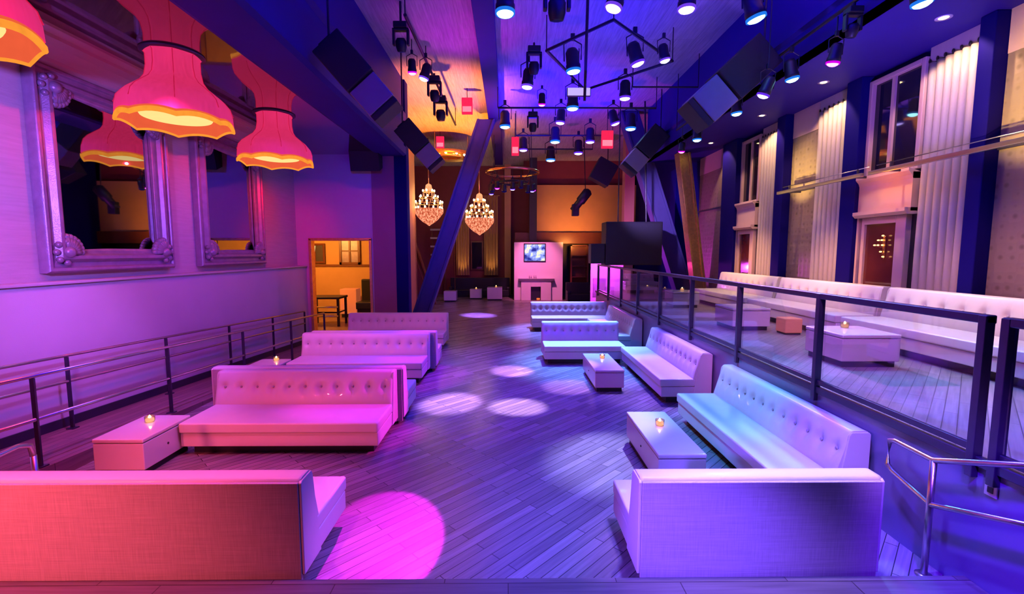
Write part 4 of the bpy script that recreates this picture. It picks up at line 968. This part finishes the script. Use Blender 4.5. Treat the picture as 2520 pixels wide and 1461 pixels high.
#LIGHTS-BEGIN
LAMPS = [
 # name, type, location, target, cone angle, blend, radius
 ('pend', 'P', (-5.06, 4.32, 4.50), None, 0, 0, .02), ('pend', 'P', (-5.06, 7.42, 4.50), None, 0, 0, .02), ('pend', 'P', (-5.06, 10.5, 4.50), None, 0, 0, .02),
 ('wallA', 'S', (-3.4, 2.6, 5.3), (-6.3, 5.2, 1.4), 95, 1, .1),
 ('wallB', 'S', (-3.3, 8.5, 5.3), (-6.4, 10.5, 1.5), 80, 1, .1),
 ('wallC', 'S', (-3.3, 9.5, 5.35), (-4.9, 14.7, 3.6), 60, 1, .1),
 ('wallD', 'S', (-3.4, 1.8, 3.6), (-6.4, 4.4, 3.6), 80, 1, .1),
 ('backS1', 'S', (-4.7, .9, 1.8), (-3.5, 3.4, .5), 62, 1, .1),  # unseen fill added for the near left sofa back
 ('redS2', 'S', (-5.6, 2.6, 5.0), (-3.6, 6.6, .4), 50, .8, .1),
 ('redS3', 'S', (-4.8, 6.0, 5.0), (-3.4, 10.2, .5), 54, .9, .1),
 ('beamL', 'S', (-1.2, 3.5, 5.0), (-3.3, 7.5, 6.2), 80, 1, .1),  # added fill for the left beam face, no fixture there
 ('redW', 'S', (-5.0, 10.8, 4.6), (-6.5, 13.6, 3.2), 60, 1, .1),
 ('rampF', 'S', (-4.15, 5.9, 5.3), (-5.7, 7.0, 0), 50, 1, .1),
 ('fillL', 'S', (-.8, 6.0, 6.9), (-3.4, 8.5, .4), 75, 1, .1),
 ('magA', 'S', (-2.09, 10.62, 6.40), (-1.18, 4.12, 0), 7.4, .15, .03),
 ('magB', 'S', (5.0, 7.46, 5.42), (-1.75, 6.5, .45), 11, .6, .03), ('topS1', 'S', (-2.8, 3.75, 5.3), (-3.2, 3.60, 0), 66, 1, .1), ('tabL', 'S', (-1.6, 4.6, 5.2), (-4.3, 5.7, .2), 20, 1, .08),  # sofa-top and table spots are added fill without fixtures
 ('magC', 'S', (.93, 13.1, 6.52), (-1.6, 9.9, .5), 16, .5, .03),
 ('magD', 'S', (5.0, 13.7, 5.4), (4.35, 3.7, PZ), 19, .9, .03),
 ('poolA', 'S', (.47, 11.8, 6.52), (-.99, 7.92, 0), 9, .75, .04), ('poolB', 'S', (2.75, 7.55, 6.22), (.17, 7.69, 0), 9, .75, .04),
 ('poolC', 'S', (1.61, 7.55, 6.22), (.09, 10.08, 0), 9, .75, .04), ('poolD', 'S', (2.79, 10.4, 6.52), (1.19, 8.88, 0), 10, .75, .04),
 ('poolE', 'S', (3.31, 10.2, 6.52), (1.25, 5.7, 0), 12, .85, .04), ('poolF', 'S', (3.07, 12.6, 6.52), (-.7, 14.2, 0), 12, .85, .04),
 ('poolG', 'S', (1.63, 15.0, 6.52), (-1.2, 19.2, 0), 11, .75, .04), ('poolH', 'S', (.61, 18.95, 6.52), (-.7, 23.9, 0), 10, .75, .04),
 ('cyR2', 'S', (-.04, 7.69, 6.22), (3.0, 6.4, .5), 24, .7, .05),
 ('cyR4', 'S', (1.82, 13.5, 6.52), (1.8, 11.2, .6), 34, .8, .05),
 ('cyR5', 'S', (1.73, 17.45, 6.52), (1.6, 15.6, .6), 36, .8, .05),
 ('liR3', 'S', (2.79, 10.4, 6.52), (3.0, 8.6, .5), 26, .7, .05),
 ('r2back', 'S', (2.5, 1.4, 3.4), (3.2, 4.3, .55), 24, 1, .1), ('sideL', 'S', (2.4, 5.4, 5.2), (-1.5, 4.0, .3), 13, 1, .1),  # both are added fill for sofa ends, without fixtures
 ('flNear', 'S', (.7, 5.6, 7.1), (.65, 4.9, 0), 46, 1, .1),
 ('flMid', 'S', (0.0, 11.3, 7.2), (.1, 9.2, 0), 70, 1, .1),  # added floor wash with no fixture
 ('flFar', 'S', (-.5, 16, 7.2), (-.6, 19, 0), 75, 1, .1),
 ('r1back', 'S', (-1.0, .9, 1.9), (1.40, 3.4, .42), 26, 1, .1),  # unseen low fill added for the right sofa back
 ('step', 'S', (1.5, 3.30, 6.0), (1.4, 3.0, 0), 66, 1, .1),  # added wash for the step, placed to miss the sofa backs
 ('r1top', 'S', (1.9, 3.75, 5.6), (1.9, 3.58, .88), 30, 1, .08), ('floorV', 'S', (-.6, 6.8, 7.1), (-.5, 6.3, 0), 48, 1, .1),  # sofa-top spot is added fill without a fixture
 ('fascia', 'S', (1.9, 1.3, 4.0), (3.5, 2.75, .5), 34, 1, .1), ('fasciaB', 'S', (2.4, 4.8, 5.5), (3.5, 4.2, .7), 40, 1, .1),  # added fill for the platform front, no fixture
 ('platA', 'S', (5.0, 9.9, 5.5), (4.5, 6.2, PZ), 60, .9, .1), ('platB', 'S', (5.0, 12.6, 5.4), (4.7, 9.8, PZ), 60, .9, .1),
 ('platD', 'S', (4.4, 7.6, 5.5), (4.3, 5.0, PZ), 44, 1, .1),  # added fill for the near platform floor
 ('benchT', 'S', (6.05, 5.6, SOF-.05), (6.1, 5.6, 1.5), 58, 1, .06),
 ('benchT', 'S', (6.05, 8.2, SOF-.05), (6.1, 8.2, 1.5), 58, 1, .06),
 ('benchT', 'S', (6.05, 10.8, SOF-.05), (6.1, 10.8, 1.5), 58, 1, .06),
 ('benchT', 'S', (6.05, 13.2, SOF-.05), (6.1, 13.2, 1.5), 58, 1, .06),
 ('ceilA', 'A', (2.4, 5.0, 6.3), (2.4, 5.0, 8), 0, 0, 2.6), ('ceilB', 'A', (2.2, 10.5, 6.3), (2.2, 10.5, 8), 0, 0, 2.6), ('ceilC', 'A', (1.6, 16, 6.4), (1.6, 16, 8), 0, 0, 2.6),  # unseen up-facing panels added to tint the ceiling
 ('ceilL', 'A', (-1.9, 6, 6.3), (-1.9, 6, 8), 0, 0, 1.6),  # one more unseen panel, added for the left part of the ceiling
 ('ceilOr', 'S', (-1.95, 19.0, 4.3), (-2.15, 19.3, 7.8), 100, 1, .1),
 ('ceilOr2', 'S', (-2.0, 14.9, 4.6), (-2.0, 15.6, 7.8), 92, 1, .1),
 ('ceilPk', 'S', (-1.2, 12.8, 5.3), (-1.1, 11.6, 7.8), 78, 1, .1),
 ('ceilRo', 'S', (4.3, 8.2, 6.7), (4.5, 7.6, 7.8), 80, 1, .1),
 ('soffit', 'S', (4.6, 5.0, 3.0), (6.0, 8.2, 5.92), 60, 1, .1),  # added fill aimed up at the soffit
 ('pierW', 'S', (3.6, 4.0, 5.4), (7.0, 8.5, 3.6), 75, 1, .1),
 ('braceL', 'S', (1.2, 13.0, 6.4), (-2.2, 18, 3.6), 45, 1, .1),
 ('braceR', 'S', (3.2, 13.6, 4.6), (5.9, 18, 4.0), 45, 1, .1),
 ('dls', 'S', (6.2, 7.02, SOF-.04), (6.92, 7.42, 4.4), 96, .3, .03), ('dls', 'S', (6.2, 9.75, SOF-.04), (6.92, 10.08, 4.5), 96, .3, .03),
 ('dls', 'S', (6.2, 11.95, SOF-.04), (6.92, 12.42, 4.5), 90, .3, .03), ('dls', 'S', (6.2, 14.65, SOF-.04), (6.92, 14.7, 4.6), 84, .3, .03),
 ('benchA', 'S', (4.0, 5.6, 5.0), (6.4, 6.4, 1.7), 50, 1, .05), ('benchB', 'S', (4.0, 8.6, 4.8), (6.5, 9.7, 1.7), 46, 1, .05), ('benchB', 'S', (4.0, 11.6, 4.8), (6.5, 12.9, 1.7), 46, 1, .05), ('platC', 'S', (2.0, 2.6, 5.5), (4.7, 7.6, 1.2), 34, 1, .1),  # last spot is added fill for the cube table sides
 ('doorbay', 'P', (6.2, 8.3, 3.75), None, 0, 0, .1),
 ('meshA', 'S', (5.0, 6.0, 3.2), (6.9, 6.2, 4.6), 46, 1, .05), ('meshA', 'S', (5.0, 10.9, 3.2), (6.9, 11.1, 4.4), 36, 1, .05),
 ('chand', 'P', (-3.66, 21.1, 4.5), None, 0, 0, .1), ('chand', 'P', (-1.32, 21.1, 4.1), None, 0, 0, .1),
 ('rearOr', 'S', (3.5, 24.5, 3.0), (3.6, 27, 4.4), 110, 1, .1),
 ('fireP', 'S', (1.0, 22, 5.5), (1.6, 25.3, 1.6), 45, .8, .1),
 ('drape', 'S', (-2.75, 28.2, .9), (-2.75, 28.8, 4), 60, .8, .05), ('drape', 'S', (-1.0, 28.2, .9), (-1.0, 28.8, 4), 60, .8, .05),
 ('side', 'P', (-8.3, 18.0, 3.3), None, 0, 0, .1),
 ('pinkpt', 'P', (3.9, 18.9, 2.0), None, 0, 0, .1),
]
POWER = {   # name: (watts, colour)
  'backS1': (657.11, (1.0, 0.097, 0.161)),
  'beamL': (90, (0.12, 0.02, 1)),
  'benchA': (540, (1, 0.42, 0.24)),
  'benchB': (760, (1, 0.48, 0.2)),
  'benchT': (430, (1, 0.6, 0.3)),
  'braceL': (1105.0, (0.0, 0.0, 1.0)),
  'braceR': (1694.0, (0.443, 0.276, 1.0)),
  'ceilA': (892.2, (0.0, 0.0, 1.0)),
  'ceilB': (76.13, (0.0, 0.0, 1.0)),
  'ceilC': (318.0, (0.0, 0.0, 1.0)),
  'ceilL': (93.42, (0.0, 0.0, 1.0)),
  'ceilOr': (1930.0, (1.0, 0.25, 0.0)),
  'ceilOr2': (2000, (1, 0.2, 0.06)),
  'ceilPk': (194.4, (0.741, 0.002, 1.0)),
  'ceilRo': (400, (1, 0.3, 0.4)),
  'chand': (14, (1, 0.3, 0.08)),
  'cyR2': (1815.0, (0.061, 0.462, 1.0)),
  'cyR4': (9500, (0.12, 0.34, 1)),
  'cyR5': (10540.0, (0.168, 0.205, 1.0)),
  'dls': (120, (1, 0.6, 0.34)),
  'doorbay': (12.45, (1.0, 0.25, 0.0)),
  'drape': (60, (1, 0.6, 0.2)),
  'fascia': (2501.55, (0.109, 0.0, 1.0)),
  'fasciaB': (1500, (0.1, 0.07, 1)),
  'fireP': (1969.0, (1.0, 0.184, 0.463)),
  'flMid': (4074, (0.06, 0.02, 1)),
  'liR3': (3552.0, (0.352, 0.195, 1.0)),
  'magA': (7611.0, (0.983, 0.01, 1.0)),
  'magB': (4350.0, (1.0, 0.025, 0.639)),
  'magC': (2087.0, (0.714, 0.0, 1.0)),
  'magD': (10030.0, (0.812, 0.167, 1.0)),
  'meshA': (814.7, (1.0, 0.675, 0.151)),
  'pend': (56.16, (1.0, 0.016, 0.092)),
  'pierW': (20, (0.1, 0.02, 1)),
  'pinkpt': (260, (0.9, 0.06, 1)),
  'platA': (1320.0, (0.25, 0.55, 1)),
  'platB': (900, (0.3, 0.25, 1)),
  'platC': (1700, (0.9, 0.22, 1)),
  'platD': (1900, (0.12, 0.42, 1)),
  'poolA': (13800.0, (0.606, 0.31, 1.0)),
  'poolB': (9623.2, (0.659, 0.399, 1.0)),
  'poolC': (14018.5, (0.595, 0.266, 1.0)),
  'poolD': (3629.0, (0.716, 0.341, 1.0)),
  'poolE': (7046.0, (0.406, 0.406, 1.0)),
  'poolG': (25000.0, (0.353, 0.137, 1.0)),
  'r1back': (2166.4, (0.163, 0.061, 1.0)),
  'r1top': (1660.0, (0.549, 0.34, 1.0)),
  'r2back': (800, (0.36, 0.14, 1)),
  'rampF': (949.1, (0.449, 0.099, 1.0)),
  'rearOr': (383.77, (1.0, 0.332, 0.07)),
  'redS3': (625.7, (1.0, 0.139, 0.752)),
  'redW': (366.13, (1.0, 0.0, 0.0)),
  'side': (430, (1, 0.43, 0.07)),
  'sideL': (1500, (0.45, 0.1, 1)),
  'soffit': (850, (0.22, 0.1, 1)),
  'step': (2645.0, (0.16, 0.13, 1)),
  'tabL': (390.8, (1.0, 0.21, 0.634)),
  'topS1': (1076.0, (1.0, 0.098, 0.313)),
  'wallA': (411.4, (1.0, 0.0, 0.0)),
  'wallB': (269.4, (0.099, 0.0, 1.0)),
  'wallC': (341.92, (0.0, 0.0, 1.0)),
  'wallD': (2030.0, (0.292, 0.133, 1.0))}
for nm, ty, loc, tgt, deg, bl_, rad in LAMPS:
    pw, c = POWER.get(nm, (0, (1, 1, 1)))
    if pw <= 0 and POWER: continue
    lo_ = spot(loc, tgt, pw, c, deg, bl_, rad) if ty == 'S' else point(loc, pw, c, rad) if ty == 'P' else area(loc, tgt, pw, c, rad, rad)
W = SC.world or bpy.data.worlds.new('World'); SC.world = W; W.use_nodes = True
W.node_tree.nodes['Background'].inputs[0].default_value = (*POWER.get('world', (0, (.2, .05, 1)))[1], 1); W.node_tree.nodes['Background'].inputs[1].default_value = POWER.get('world', (.0, 0))[0]
#LIGHTS-END

# ------------------------------------------------------------------ camera
cam = bpy.data.cameras.new('camera'); co = bpy.data.objects.new('camera', cam); COL.objects.link(co)
F = 1150.; pitch = math.atan((730-620)/F); yaw = math.atan(10/F)
cam.sensor_width = 36; cam.lens = 36*F/2520; cam.clip_end = 100; cam.clip_start = .05
co.location = (0, 0, 2.6); co.rotation_euler = (PI/2-pitch, 0, -yaw)
SC.camera = co
SC.view_settings.view_transform = 'Standard'; SC.view_settings.look = 'None'; SC.view_settings.exposure = 0; SC.view_settings.gamma = 1
SC.cycles.use_denoising = True; SC.cycles.max_bounces = 6; SC.cycles.diffuse_bounces = 1; SC.cycles.glossy_bounces = 3; SC.cycles.sample_clamp_indirect = 4; SC.cycles.caustics_reflective = False; SC.cycles.caustics_refractive = False
